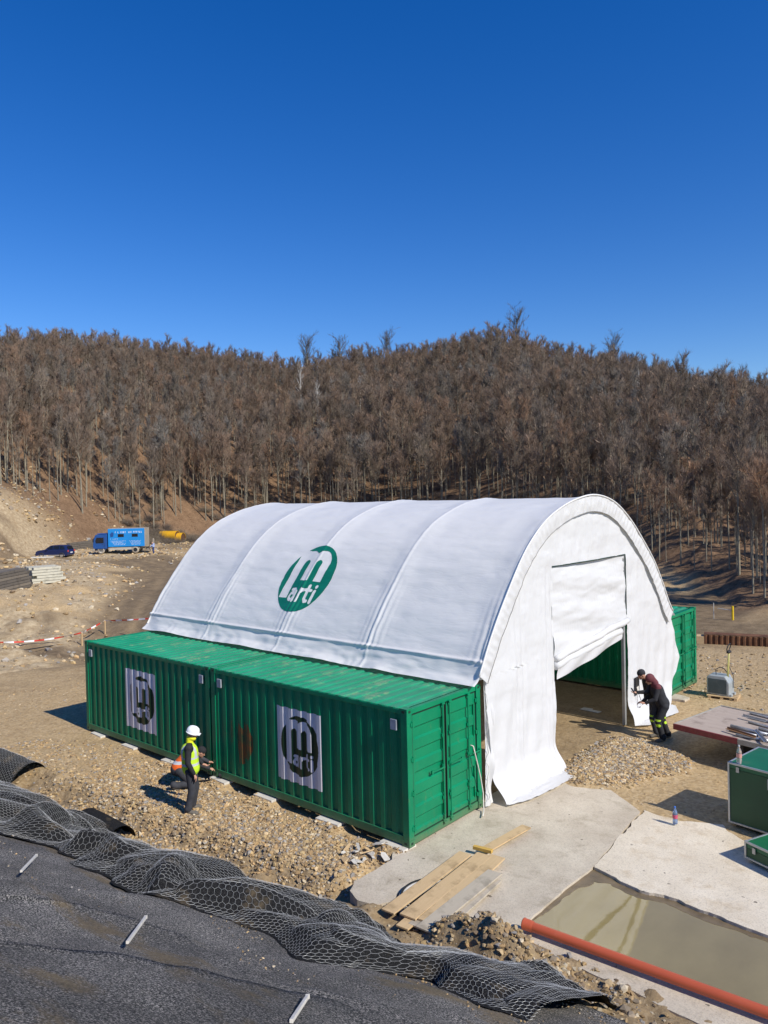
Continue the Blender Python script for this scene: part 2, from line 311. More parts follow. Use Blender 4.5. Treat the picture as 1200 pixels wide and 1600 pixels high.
def hh(x, y, detail=True):
    x = np.asarray(x, float); y = np.asarray(y, float); a, r = polar(x, y)
    D0 = np.interp(a, az_of, FOOT); D1 = np.interp(a, az_of, RIDG); H1 = np.interp(a, az_of, RH)
    behind = np.abs(a) > 1.5
    u = np.clip((r-D0)/(D1-D0), 0, 1.0); hill = H1*(1-(1-u)**np.interp(a, az_of, np.interp(AZX, [150, 700, 1100], [1.35, 1.2, 1.0])))*ss(-.02, .10, (r-D0)/(D1-D0)); hill = np.where(r > D1, H1-(r-D1)*.03, hill)
    hill = np.where(behind, 0, hill)
    hill = hill+fbm(N1, x/28, y/28, 4)*3.6*ss(0, 40, r-D0)
    hill = hill+(np.abs(fbm(N3, x/2.6, y/2.6, 4))*.9+fbm(N2, x/6, y/6, 3)*.9)*ss(0, 8, r-D0)*ss(130, 60, r)
    z = -.05+hill
    # lumpy building ground, further out
    far = ss(24, 60, r); z = z+fbm(N2, x/7, y/7, 6)*.6*far*(1-ss(0, 10, r-D0)*.3)
    px = 600+FOC*np.tan(np.clip(a, -1.4, 1.4))
    rd = road_d(x, y)
    left = ss(330, 120, px)*(~behind)
    z = z-1.5*left*ss(33, 39, r)*ss(58, 46, r)+left*.3*ss(50, 58, r)*ss(88, 74, r)*ss(3, 8, rd)
    z = z-.35*ss(5, 2, rd)*ss(20, 30, r)
    bk = left*ss(33, 40, r)*ss(86, 60, r)*ss(3, 6, rd); z = z+bk*(np.abs(fbm(N3, x/3.2, y/3.2, 6))*.95)
    # bare bank at the wood's foot on the left
    z = z+ss(180, 60, px)*ss(88, 104, r)*ss(150, 120, r)*1.0*fbm(N2, x/5, y/5)
    # pad
    z = z-.13*ss(.2, -.2, x)*ss(2.4, .5, y)*ss(24, 18, r)
    z = z+fbm(N1, x/1.3, y/1.3, 4)*.03
    under = ss(-.55, -.25, x)*ss(6.9, 6.6, x)*ss(0, .15, y-np.interp(x, [2, 2.6], [-1.7, -1.12]))*ss(4.3, 4.0, y-ss(1.8, 2.6, 2.6-x)*1.0)
    z = z-.18*under-.16*ss(.75,.6,np.hypot(x-1.36,y+1.06))
    d = y-YF(x); nearx = ss(-30, -20, x)
    z = z-.36*ss(1.35, .7, d)*ss(-.6, -.1, d)*ss(-14, -9, x)*ss(.75, .2, x)-.04*ss(1.35, .7, d)*ss(.2, .75, x)
    slope = np.clip(-d, 0, 9.2)*.5
    z = z+slope
    pile = ss(1.1, .1, np.hypot((x-3.0)/1.35, (y+1.75)/.55)); z = z+pile*.52*(1+.5*fbm(N2, x*2, y*2))*1
    pile2 = ss(1.1, .1, np.hypot((x-.2)/.9, (y+2.0)/.5)); z = z+pile2*.18*(1+fbm(N2, x*2, y*2))
    rough = ss(1.7, 1.2, d)*ss(-.7, -.1, d)*ss(-14, -9, x); z = z+rough*(np.abs(fbm(N3, x*2.6, y*2.6, 5))*.22)
    z = z+.15*soft_poly(x, y, HEAP, .35)
    z = z+.05*soft_poly(x, y, GRAV, .3)
    for p in PADX:
        z = np.maximum(z, -.03-.30*np.maximum(np.hypot(np.maximum(np.abs(x-p)-.24, 0), np.maximum(np.abs(y-.02)-.22, 0))-0.02, 0)*2.1) if True else z
    return z
def HZ(x, y): return float(hh(np.array([x]), np.array([y]))[0])
def hit(px, py, t0=3, t1=260):                                     # where a view ray meets the ground
    d = ray(px, py); t = np.concatenate([np.arange(t0, 30, .05), np.arange(30, t1, .25)]); P = CAM+d*t[:, None]; b = P[:, 2] < hh(P[:, 0], P[:, 1]); k = np.argmax(b)
    return P[k]
def axis(lo, f0, f1, hi, step, g):
    c = list(np.arange(f0, f1+1e-6, step)); s_ = step; x = f0; L = []
    while x > lo: s_ = min(s_*g, 9); x -= s_; L.append(x)
    s_ = step; x = f1; Rr = []
    while x < hi: s_ = min(s_*g, 9); x += s_; Rr.append(x)
    return np.array(L[::-1]+c+Rr)
gx = axis(-620, -13.5, 8.5, 420, .085, 1.0135); gy = axis(-160, -7.5, 10, 620, .085, 1.0135)
GX, GY = np.meshgrid(gx, gy, indexing='ij'); GZ = hh(GX, GY)
a_, r_ = polar(GX, GY); D0 = np.interp(a_, az_of, FOOT); PXX = 600+FOC*np.tan(np.clip(a_, -1.4, 1.4))
rd = road_d(GX, GY); leftz = ss(330, 120, PXX)
Z_mud = np.clip(ss(5.5, 2.5, rd)*ss(30, 38, r_)+.75*ss(70, 80, r_)*ss(1, .0, (r_-D0)/8)*ss(-.1, .25, fbm(N2, GX/6, GY/6))+.95*ss(-.15, .2, fbm(N1, GX/9+4, GY/9, 6))*ss(28, 36, r_)+.5*ss(1.4, .8, GY-YF(GX))*ss(-14, -9, GX), 0, 1)
Z_mud = np.maximum(Z_mud, .55*ss(-13, -12, GX)*ss(.3, -.4, GX)*ss(1.8, 2.4, GY)*ss(13.4, 13, GY))
Z_lit = ss(0, 7, r_-D0+4*fbm(N3, GX/6, GY/6))*(np.abs(a_) < 1.5)*(1-.9*ss(200, 80, PXX)*ss(128, 112, r_))
Z_pale = np.clip(leftz*ss(33, 38, r_)*ss(3, 5, rd)*ss(-.25, .2, fbm(N1, GX/4, GY/4))*1.0+ss(200, 80, PXX)*ss(86, 94, r_)*ss(130, 110, r_)*ss(-.3, .1, fbm(N1, GX/5, GY/5)), 0, .9)*(1-ss(.3, .9, Z_lit))
for p in PADX: Z_pale = np.maximum(Z_pale, .0)
rut = np.exp(-((np.abs(rd)-1.0)/.35)**2)+np.exp(-((np.abs(rd)-2.6)/.3)**2)*.7; Z_mud = Z_mud*(1-.55*np.clip(rut*(.6+fbm(N1, GX/3, GY/3)), 0, 1)*ss(30, 38, r_)); GZ = GZ-.10*rut*ss(30, 38, r_)*(r_ < D0)
mb = MB(); mb.grid(np.stack([GX, GY, GZ], -1))
g = mb.build('ground', MG, smooth=True, attr=('zone', np.stack([Z_mud, Z_lit, Z_pale], -1).reshape(-1, 3))); tag(g, 'sandy gravel building ground rising to a wooded hill', 'ground', kind='structure')

# ------------------------------------------------------------------ slabs, water
def wob(poly, step=.12, amp=.02, n=N1, skip=()):
    out = []
    for i in range(len(poly)):
        a = np.array(poly[i][:2], float); b = np.array(poly[(i+1) % len(poly)][:2], float); L = np.hypot(*(b-a)); k = max(1, int(L/step)); t = (b-a)/L; nn = np.array([-t[1], t[0]])
        for j in range(k):
            p = a+(b-a)*j/k; q = (0 if (j == 0 or i in skip) else 1)*amp*2*fbm(n, p[0]*3+i, p[1]*3, 3); out.append(tuple(p+nn*q))
    return out
def slab(name, poly, top, thick, mat, label, sag=.03):
    bm = bmesh.new(); vs = [bm.verts.new((p[0], p[1], top)) for p in poly]; f = bm.faces.new(vs)
    if f.normal.z < 0: f.normal_flip()
    r = bmesh.ops.inset_region(bm, faces=[f], thickness=.035, use_even_offset=False)
    rim = set(vs)
    for v in vs: v.co.z -= sag
    e = bmesh.ops.extrude_edge_only(bm, edges=[e for e in bm.edges if e.is_boundary])
    for v in [x for x in e['geom'] if isinstance(x, bmesh.types.BMVert)]: v.co.z -= thick
    me = bpy.data.meshes.new(name); bmesh.ops.triangulate(bm, faces=[x for x in bm.faces if len(x.verts) > 4]); bmesh.ops.recalc_face_normals(bm, faces=bm.faces); bm.to_mesh(me); bm.free(); me.materials.append(mat)
    o = bpy.data.objects.new(name, me); COL.objects.link(o); tag(o, label, name.replace('_', ' '), kind='structure'); return o
RC = (1.36, -1.06); arc = [(RC[0]+.63*math.cos(t), RC[1]+.63*math.sin(t)) for t in np.linspace(R_(222), R_(-42), 16)]
P1 = [(.10, -1.72), (.40, -1.86), (.72, -1.80)]+arc+[(1.98, -1.60), (2.15, -1.40), (2.6, -1.24), (3.0, -1.20), (3.9, -1.22), (4.9, -1.25), (5.7, -1.32), (7.5, -1.45), (7.5, -.66), (2.86, -.78), (2.87, .3), (2.90, 1.5), (2.76, 2.75), (2.62, 4.28), (1.55, 5.1), (.5, 5.4), (-.25, 5.5), (-.3, 2), (-.3, -.15), (-.05, -.45), (-.06, -1.45)]
slab('concrete_apron', wob(P1, .09, .022), -.012, .30, M_SLAB1, 'grey concrete apron in front of the tent door')
P2 = [(2.925, 1.52), (3.43, 1.37), (3.85, 1.27), (4.44, 1.38), (5.15, 1.28), (5.79, 1.2), (7.5, 1.1), (7.5, 3.0), (5.12, 3.9), (4.3, 4.4), (4.13, 4.66), (3.4, 4.3), (2.66, 4.38), (2.78, 2.75)]
slab('pale_slab', wob(P2, .07, .05, N2), -.004, .26, M_SLAB2, 'pale concrete slab beside the puddle')
M_MUDW = simple('wet mud', (.17, .125, .07), .35, 0, .3, 5, bump=.01)
slab('wet_mud', wob([(2.86, 1.50), (3.43, 1.40), (3.85, 1.30), (4.44, 1.40), (5.15, 1.30), (5.79, 1.24), (7.5, 1.15), (7.5, .92), (6.4, 1.02), (5.6, 1.08), (4.9, 1.10), (4.3, 1.22), (3.8, 1.12), (3.35, 1.25), (3.1, 1.15), (2.98, .5), (2.94, -.3), (2.92, -.75), (2.84, -.75), (2.86, .4)], .06, .05, N3), -.070, .1, M_MUDW, 'wet muddy rim round the puddle', .012)
mb = MB(); xs = np.linspace(2.75, 7.4, 60); ys = np.linspace(-.9, 1.6, 40); X, Y = np.meshgrid(xs, ys, indexing='ij'); mb.grid(np.stack([X, Y, X*0-.085], -1))
tag(mb.build('puddle_water', M_WATER, smooth=True), 'shallow muddy puddle between the concrete slabs', 'puddle', kind='structure')

# ------------------------------------------------------------------ conforming decals (logo)
def u_cap(u, v, x0, y0, x1, y1, r): return seg_d(u, v, x0, y0, x1, y1) < r
def logo_letters(u, v):
    m = ((u > -.76) & (u < -.42) & (v > -.62) & (v < .83)) | ((u > -.20) & (u < .10) & (v > -.10) & (v < .5)) | ((u > .32) & (u < .62) & (v > -.10) & (v < .5))
    for cx in (-.31, .21):
        d = np.hypot(u-cx, v-.42); m |= (v >= .42) & (d < .41) & (d > .11)
    r = .052
    a = (abs(np.hypot(u+.23, (v+.56)*.9)-.09) < .045) | u_cap(u, v, -.12, -.42, -.12, -.68, r) | u_cap(u, v, -.30, -.37, -.17, -.36, r*.9) | u_cap(u, v, -.17, -.36, -.12, -.44, r*.9)
    rr = u_cap(u, v, .06, -.36, .06, -.68, r) | u_cap(u, v, .06, -.45, .13, -.37, r) | u_cap(u, v, .13, -.37, .20, -.37, r*.9)
    t = u_cap(u, v, .34, -.24, .34, -.60, r) | u_cap(u, v, .34, -.60, .40, -.67, r) | u_cap(u, v, .40, -.67, .46, -.66, r*.9) | u_cap(u, v, .25, -.36, .46, -.36, r*.85)
    i = u_cap(u, v, .60, -.37, .60, -.68, r) | u_cap(u, v, .60, -.235, .60, -.245, r)
    return m | a | rr | t | i
def decal(name, pos, u0, u1, v0, v1, nu, nv, classify, mats, parent):
    U, V = np.meshgrid(np.linspace(u0, u1, nu+1), np.linspace(v0, v1, nv+1), indexing='ij'); P = pos(U, V)
    uc = (U[:-1, :-1]+U[1:, 1:])/2; vc = (V[:-1, :-1]+V[1:, 1:])/2; K = classify(uc, vc).ravel()
    i, j = np.meshgrid(np.arange(nu), np.arange(nv), indexing='ij'); i = i.ravel(); j = j.ravel(); b = nv+1
    F = np.stack([i*b+j, (i+1)*b+j, (i+1)*b+j+1, i*b+j+1], 1); k = K >= 0; F = F[k]; K = K[k]
    used = np.unique(F); rem = np.full(P.shape[0]*P.shape[1], -1); rem[used] = np.arange(len(used)); mb = MB(); mb.add(P.reshape(-1, 3)[used], rem[F]); mb.m = K.tolist()
    return mb.build(name, mats, parent, smooth=True)

# ------------------------------------------------------------------ containers
CL, CW, CH = 6.058, 2.438, 2.591
NW = 20; PITCH_W = (CL-.30)/NW
def trap(x, p, d, flat=.36):                                       # 0 = outer face, d = inner
    t = np.mod(x/p, 1.0); s_ = .5-flat
    return d*np.clip(np.where(t < flat, 0, np.where(t < .5, (t-flat)/s_, np.where(t < .5+flat, 1, (1-t)/s_))), 0, 1)
def breaks(x0, x1, p, flat=.36):
    s_ = {x0, x1}
    k = 0
    while k*p < x1-x0:
        for q in (0, flat, .5, .5+flat): s_.add(min(x1, x0+(k+q)*p))
        k += 1
    return np.array(sorted(s_))
M_PANEL = simple('grey logo panel paint', (.68, .66, .67), .4, 0, .06, 3); M_LOGO_D = simple('dark logo paint', (.003, .030, .012), .4, 0, .1, 3)
M_VENT = simple('grey vent plate', (.30, .33, .36), .5)
def hpanel(y0, y1, z0, z1, xf, n=5, d=.032):                      # door leaf with broad horizontal corrugations
    zs = [z0, z0+.06]; xs = [0, 0]; h = (z1-z0-.12)/n
    for k in range(n):
        a = z0+.06+k*h; zs += [a+.02*h, a+.10*h, a+.52*h, a+.60*h, a+h]; xs += [0, -d, -d, 0, 0]
    zs += [z1]; xs += [0]; P = np.array([[(xf+x, y, z) for z, x in zip(zs, xs)] for y in (y0+.05, y1-.05)])
    m = MB(); m.grid(P); m.bx(xf-.03, xf+.004, y0, y0+.05, z0, z1); m.bx(xf-.03, xf+.004, y1-.05, y1, z0, z1)
    return m
def container(label, x0, y0, logo=None, doors=True, rust=False, group='green shipping containers carrying the tent'):
    t = thing('shipping_container', label, 'shipping container', (x0, y0, 0), 0, group)
    m = MB(); q = .16
    for x in (0, CL-q):
        for y in (0, CW-q): m.bx(x+.004, x+q-.004, y+.004, y+q-.004, .118, CH-.118)
    for y in (.010, CW-.070): m.bx(q, CL-q, y, y+.06, CH-.11, CH-.025); m.bx(q, CL-q, y-.004, y+.064, .03, .19)
    for y in (.0, CW-.02):                                          # fork pockets: dark recess reads from the rail
        pass
    for x in (.012, CL-.112): m.bx(x, x+.1, q, CW-q, CH-.12, CH-.022); m.bx(x, x+.1, q, CW-q, .02, .15)
    m.build('frame', M_GREEN, t, bevel=.006)
    for x in (0, CL-.178):
        for y in (0, CW-.162):
            for z in (0, CH-.118):
                c = MB(); c.bx(x, x+.178, y, y+.162, z, z+.118)
                yy = -.001 if y == 0 else CW+.001; c.box((x+.089, yy+(.001 if y == 0 else -.001), z+.059), (.07, .006, .045), mi=1)
                if x > 1: c.box((x+.178, y+.081, z+.059), (.006, .06, .045), mi=1)
                c.build('corner_casting', [M_GREEN, M_SEAL], t)
    bs = breaks(.15, CL-.15, PITCH_W)
    for sgn in (0, 1):
        yy = .022+trap(bs-.15, PITCH_W, .040); yy = yy if sgn == 0 else CW-yy
        m = MB(); m.grid(np.array([[(x, y, z) for z in (.188, CH-.108)] for x, y in zip(bs, yy)])); m.build('side_wall', M_GREEN, t)
    zz = CH-.030+.0-trap(bs-.15, PITCH_W, .022); m = MB()
    m.grid(np.array([[(x, y, z-(0.022 if y in (.07, CW-.07) else 0)*0) for y in (.068, CW-.068)] for x, z in zip(bs, zz)])); m.build('roof', M_ROOF, t)
    c = MB(); c.bx(.15, CL-.15, .030, .060, CH-.0255, CH-.018)
    for k in range(NW): x = .15+PITCH_W*(k+.18); c.bx(x-.05, x+.05, .014, .066, CH-.020, CH-.010)
    c.build('roof_edge', M_GREEN, t)
    m = MB(); ys = breaks(.16, CW-.16, .27); m.grid(np.array([[(.03+o_, y, z) for z in (.15, CH-.12)] for y, o_ in zip(ys, trap(ys-.16, .27, .04))])); m.build('end_wall', M_GREEN, t)
    if doors:
        xf = CL-.03
        for k, (ya, yb) in enumerate(((.17, 1.20), (1.238, 2.268))):
            d = hpanel(ya+.02, yb-.02, .18, CH-.15, xf).build('door', M_GREEN, t)
            s_ = MB()
            for y in (ya, yb-.018): s_.bx(xf-.02, xf+.006, y, y+.018, .165, CH-.135)
            for z in (.162, CH-.150): s_.bx(xf-.02, xf+.006, ya, yb, z, z+.016)
            s_.build('seal', M_SEAL, d)
            for yl in ((yb-.10, ya+.30) if k == 0 else (ya+.09, yb-.30))[:(1 if k == 0 else 2)]:
                lb = MB(); lb.tube([(xf+.035, yl, .12), (xf+.035, yl, CH-.10)], .016, 8)
                for z in (.16, .62, 1.25, 1.85, CH-.16): lb.box((xf+.02, yl, z), (.035, .075, .06))
                for z in (.13, CH-.12): lb.box((xf+.04, yl, z), (.05, .09, .035))
                lb.build('lock_bar', M_GREEN, d)
                hd = MB(); hd.box((xf+.055, yl+(-.2 if k == 0 else .2), 1.22), (.018, .42, .028)); hd.box((xf+.045, yl+(-.38 if k == 0 else .38), 1.22), (.03, .05, .07)); hd.build('handle', M_GREEN, d)
            for z in (.32, .98, 1.62, 2.28):
                h = MB(); yh = .155 if k == 0 else CW-.155; h.box((xf+.018, yh, z), (.04, .10, .075)); h.tube([(xf+.036, yh, z-.06), (xf+.036, yh, z+.06)], .014, 8); h.build('hinge', M_GREEN, d)
    for x in (.33, CL-.33):
        v = MB(); v.bx(x-.075, x+.075, -.012, .03, 2.16, 2.36); v.build('vent_plate', M_VENT, t, bevel=.006)
    if logo:
        lx0, lx1, ex, ea, eb, ez = logo
        pos = lambda X, Z: np.stack([X, .022+trap(X-.15, PITCH_W, .040)-.004, Z], -1)
        def cls(X, Z):
            u = (X-ex)/ea; v = (Z-ez)/eb; k = np.where(u*u+v*v < 1, 1, 0); return np.where((k == 1) & logo_letters(u*.98, v*.98), 0, k)
        decal('logo_panel', pos, lx0, lx1, .49, 2.07, 200, 150, cls, [M_PANEL, M_LOGO_D], t)
    return t
xA, xB = -12.185, -6.065
container('left green container of the front row, sand mounds under it, logo panel in mid side', xA, 0, (-9.98-xA, -8.50-xA, -9.22-xA, .60, .64, 1.29), False)
cB = container('nearest green container, its closed double doors facing the grey concrete apron', xB, 0, (-3.74-xB, -2.34-xB, -3.0-xB, .58, .64, 1.30), True)
YR = CW+10.7318
container('green container at far right, its doors seen past the white gable', xB, YR, None, True)
container('dark green container wall seen deep inside the tent through the door opening', xA, YR, None, False)
# rusty smear on container B's side
b = NB('rust smear'); b.out(b.ramp(b.noise(4, 5, .7), [(.35, (.01, .09, .035)), (.62, (.20, .075, .02))]), .6)
pos = lambda X, Z: np.stack([X, .022+trap(X-.15, PITCH_W, .040)-.0035, Z], -1)
def rcls(X, Z):
    m = (fbm(N2, X*8, Z*1.1, 5) > .24-.25*np.exp(-((X-1.0)/.22)**2-((Z-1.05)/.4)**2)*1.4) & (np.hypot((X-1.05)/.42, (Z-1.05)/.55) < 1); return np.where(m, 0, -1)
decal('rust_stain', pos, .55, 1.55, .5, 1.6, 120, 120, rcls, [MATS['rust smear']], cB)

for k, p in enumerate(PADX):
    m = MB(); m.box((p, .06, -.030), (.62, .36, .052), rotz(.05*(k % 3-1)))
    o = m.build('bearing_pad', M_PAD, bevel=.006); o.location = (0, 0, 0)
    tag(o, 'pale bearing board on a sand mound under the long side of the front containers', 'board', 'bearing boards under the front containers')

# ------------------------------------------------------------------ tent
YC = 7.65
PY = np.array([2.05, 2.22, 2.58, 3.28, 4.3, 5.0, 5.75, 6.6, 7.65, 8.8, 9.8, 10.75, 11.5, 12.15, 12.75, 13.1, 13.25]); PZ = np.array([2.60, 2.85, 3.42, 4.33, 5.40, 5.86, 6.16, 6.37, 6.47, 6.28, 5.80, 5.12, 4.50, 3.78, 3.02, 2.70, 2.60])
sl_ = np.concatenate([[0], np.cumsum(np.hypot(np.diff(PY), np.diff(PZ)))]); SL = sl_[-1]
def catmull(t, ts, v):
    i = np.clip(np.searchsorted(ts, t)-1, 0, len(ts)-2); m = np.gradient(v, ts); h = ts[i+1]-ts[i]; u = (t-ts[i])/h
    return (2*u**3-3*u**2+1)*v[i]+(u**3-2*u**2+u)*h*m[i]+(-2*u**3+3*u**2)*v[i+1]+(u**3-u**2)*h*m[i+1]
def prof(s_): return catmull(s_, sl_, PY), catmull(s_, sl_, PZ)
def prof_n(s_):
    y0, z0 = prof(s_-.02); y1, z1 = prof(s_+.02); ty, tz = y1-y0, z1-z0; L = np.hypot(ty, tz); return -tz/L, ty/L
TX0, TX1 = -12.45, .14; RIBS = np.array([-12.42, -9.32, -6.20, -3.10, .10])
SB = .55                                                            # arc length of the batten above the drape
def cover(X, Sg, off=0):
    d = np.min(np.abs(X[..., None]-RIBS), axis=-1); y, z = prof(Sg); ny, nz = prof_n(Sg)
    sag = -.040*(1-np.exp(-(d/.35)**2))*ss(.3, 1.2, Sg)*ss(SL-.3, SL-1.2, Sg)
    rib = .014*np.exp(-(d/.05)**2)
    wr = fbm(N1, X*.55+3, Sg*3.2, 4)*.020*(1-np.exp(-(d/.3)**2))+fbm(N2, X*2.0, Sg*5, 3)*.012
    wr = wr+np.exp(-(d/.30)**2)*ss(3.0, 1.1, Sg)*np.sin(X*38+3*fbm(N3, X, Sg))*.010
    low = ss(SB+.02, SB-.12, Sg); bat = .05*np.exp(-((Sg-SB)/.035)**2)
    fold = low*(.035*np.sin(X*2.2+4*fbm(N3, X*.5, Sg*1.2))*ss(SB, 0, Sg)+fbm(N2, X*1.1, Sg*4, 3)*.05-.02+.12*ss(.25, -.1, Sg)+.004*np.sin(X*13+19*fbm(N3, X*.4, Sg))*ss(SB, .1, Sg))
    high = ss(SL-SB-.02, SL-SB+.12, Sg)*(fbm(N2, X*3, Sg*3)*.1)
    o_ = sag+rib+wr*(1-low)+bat+fold+high+off
    return np.stack([X, y+ny*o_, z+nz*o_], -1)
tent = thing('storage_tent', 'white arched fabric tent spanning the two rows of green containers', 'tent', (0, 0, 0))
xs = np.unique(np.concatenate([np.linspace(TX0, TX1, 300)]+[r+np.linspace(-.12, .12, 9) for r in RIBS])); xs = xs[(xs >= TX0) & (xs <= TX1)]
ss_ = np.concatenate([np.linspace(-.0, .9, 34), np.linspace(.93, SL, 260)]); X, Sg = np.meshgrid(xs, ss_, indexing='ij')
mb = MB(); mb.grid(cover(X, Sg)); mb.build('roof_cover', M_PVC, tent, smooth=True)
M_TLOGO = simple('green print', (.004, .17, .10), .45, 0, .1, 1.5)
sc_, lx = 1.46, -6.26                                               # logo centre (arc length, x)
for s_try in np.linspace(.5, 4, 200):
    if prof(np.array([s_try]))[0][0] > 3.36: sc_ = s_try; break
def tcls(U, V):
    u = (U-lx)/.93; v = (V-sc_)/1.10; k = np.where(u*u+v*v < 1, 0, -1); return np.where((k == 0) & logo_letters(u, v), -1, k)
decal('printed_logo', lambda U, V: cover(U, V, .006), lx-.95, lx+.95, sc_-1.12, sc_+1.12, 300, 330, tcls, [M_TLOGO], tent)

DY0, DY1, DZ = 5.50, 9.72, 4.80
def arc_y(z, side):                                                 # profile y at height z
    sg = np.linspace(.0, SL, 1500); y, zz = prof(sg); k = np.argmax(zz)
    return np.interp(z, zz[:k], y[:k]) if side < 0 else np.interp(-z, -zz[k:], y[k:])
def gab_x(y, z):
    x = .06+fbm(N1, y*2.2, z*.8, 4)*.035+fbm(N2, y*.9, z*2.4, 4)*.025
    for c, s_ in ((5.25, 1), (9.95, -1), (3.9, 1)): x = x+.02*np.sin((y-c)*26+3*fbm(N3, y, z))*np.exp(-((y-c)/.28)**2)*ss(5.2, 3, z)
    x = x+.03*np.sin((y-2*z*.12)*9)*ss(3.2, .6, z)*.8
    x = x+ss(.75, 0, z)**2*np.where(y < 7, .30, .26)
    return x
def gable_piece(ya, yb, z0, z1, nz, ny, fa, fb):
    z = np.linspace(z0, z1, nz); P = np.zeros((nz, ny, 3))
    for i, q in enumerate(z):
        y = np.linspace(fa(q), fb(q), ny); P[i, :, 1] = y; P[i, :, 2] = q; P[i, :, 0] = gab_x(y, np.full_like(y, q))
    return P
lo_l = lambda z: np.where(z > 2.7, arc_y(z, -1)+.05, 2.50+.28*ss(2.7, 0, z))
lo_r = lambda z: np.where(z > 2.7, arc_y(z, 1)-.05, np.interp(z, [0, .4, .8, 1.2, 1.8, 2.7], [12.3, 12.9, 13.5, 13.75, 13.5, 13.05]))
mb = MB()
mb.grid(gable_piece(0, 0, 0.0, DZ, 130, 90, lo_l, lambda z: DY0)); mb.grid(gable_piece(0, 0, 0.0, DZ, 130, 90, lambda z: DY1-.12*ss(.3, 0, z), lo_r))
mb.grid(gable_piece(0, 0, DZ, 6.42, 60, 180, lambda z: arc_y(z, -1)+.05, lambda z: arc_y(z, 1)-.05))
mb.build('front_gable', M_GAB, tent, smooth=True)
# fabric lying on the ground at the foot of the left leg and the right leg
def apron(y0, y1, far, nx=16, ny=40):
    P = np.zeros((nx, ny, 3)); v = np.linspace(y0, y1, ny); base = gab_x(v, np.zeros(ny))
    for i in range(nx):
        t = i/(nx-1); xo = far(v); P[i, :, 0] = base+(xo-base)*t; P[i, :, 1] = v+.0*t; P[i, :, 2] = np.maximum(.012, .03*np.abs(fbm(N2, v*4, t*3+0*v))+.012)+.02*ss(.6, 1, t)*np.abs(fbm(N1, v*6, v*0))
    return P
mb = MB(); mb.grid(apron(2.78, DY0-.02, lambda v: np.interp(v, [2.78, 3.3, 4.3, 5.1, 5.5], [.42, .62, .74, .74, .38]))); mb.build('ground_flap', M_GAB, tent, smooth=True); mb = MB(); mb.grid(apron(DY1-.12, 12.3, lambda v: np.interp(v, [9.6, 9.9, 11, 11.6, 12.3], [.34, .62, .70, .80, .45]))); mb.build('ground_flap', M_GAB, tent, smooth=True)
# hem band running round the arch on the gable side
sg = np.linspace(.25, SL-.25, 420); k = np.linspace(0, 1, 9); P = np.zeros((len(sg), 9, 3)); y, z = prof(sg); ny, nz = prof_n(sg)
for j, t in enumerate(k):
    inn = -.40*t; P[:, j, 1] = y+ny*(inn+.035*(1-t)); P[:, j, 2] = z+nz*(inn+.035*(1-t)); P[:, j, 0] = TX1+.015*math.sin(t*math.pi)+.025*np.sin(sg*31+2*fbm(N1, sg*2, 0*sg))*t*(1-t)*1.2+.008+fbm(N2, sg*6, sg*0+t*3)*.02-.03*t
mb = MB(); mb.grid(P); mb.build('arch_hem', M_GAB, tent, smooth=True)
mb = MB(); q = P[:, -1].copy(); q[:, 0] += .012; mb.tube(q[::3], .009, 5); mb.build('hem_rope', simple('grey rope', (.28, .27, .25), .9), tent)
mb = MB(); yy, zz = prof(sg); q = np.stack([sg*0+TX1+.02, yy+ny*.03, zz+nz*.03], 1)[::3]; mb.tube(q, .022, 8); mb.build('arch_edge_tube', M_PVC, tent, smooth=True)
# rolled door
def door_x(y, z): return .015+fbm(N2, y*.9, z*3.4+5, 4)*.05+.025*np.sin(z*7+y*1.2)
zl = lambda y: np.interp(y, [DY0-.04, DY1+.02], [2.62, 2.98])
ny_ = 70; yv = np.linspace(DY0-.04, DY1+.02, ny_); P = np.zeros((60, ny_, 3))
for i in range(60):
    t = i/59; zv = DZ+.05-(DZ+.05-zl(yv))*t; P[i, :, 1] = yv; P[i, :, 2] = zv; P[i, :, 0] = door_x(yv, zv)+.05*t
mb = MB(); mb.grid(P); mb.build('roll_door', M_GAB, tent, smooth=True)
mb = MB()
for j, (dz, r, dx) in enumerate(((-.02, .085, .12), (-.20, .10, .10))):
    n_ = 40; yv2 = np.linspace(DY0-.02, DY1-.02-(.55 if j else 0), n_); q = np.stack([dx+.01*np.sin(yv2*5), yv2, zl(yv2)+dz+.012*np.sin(yv2*3.1+j)], 1); mb.tube(q, r+.008*np.sin(yv2*9), 12)
yv2 = np.linspace(DY0-.02, DY1-.55, 40); P = np.zeros((10, 40, 3))
for i in range(10):
    t = i/9; P[i, :, 1] = yv2; P[i, :, 2] = zl(yv2)-.22-t*(.30-.10*ss(7, 9.4, yv2)); P[i, :, 0] = .19-.05*t+.02*np.sin(yv2*4+t*3)
mb.grid(P); mb.build('door_roll', M_GAB, tent, smooth=True)
mb = MB(); mb.tube([(.055, DY0+.0, DZ-.0), (.06, (DY0+DY1)/2, DZ-.012), (.055, DY1-.02, DZ)], .016, 6); mb.tube([(.06, DY1-.02, DZ), (.06, DY1+.0, 3.9), (.06, DY1, 3.1)], .014, 6); mb.build('door_slot', M_SEAL, tent)
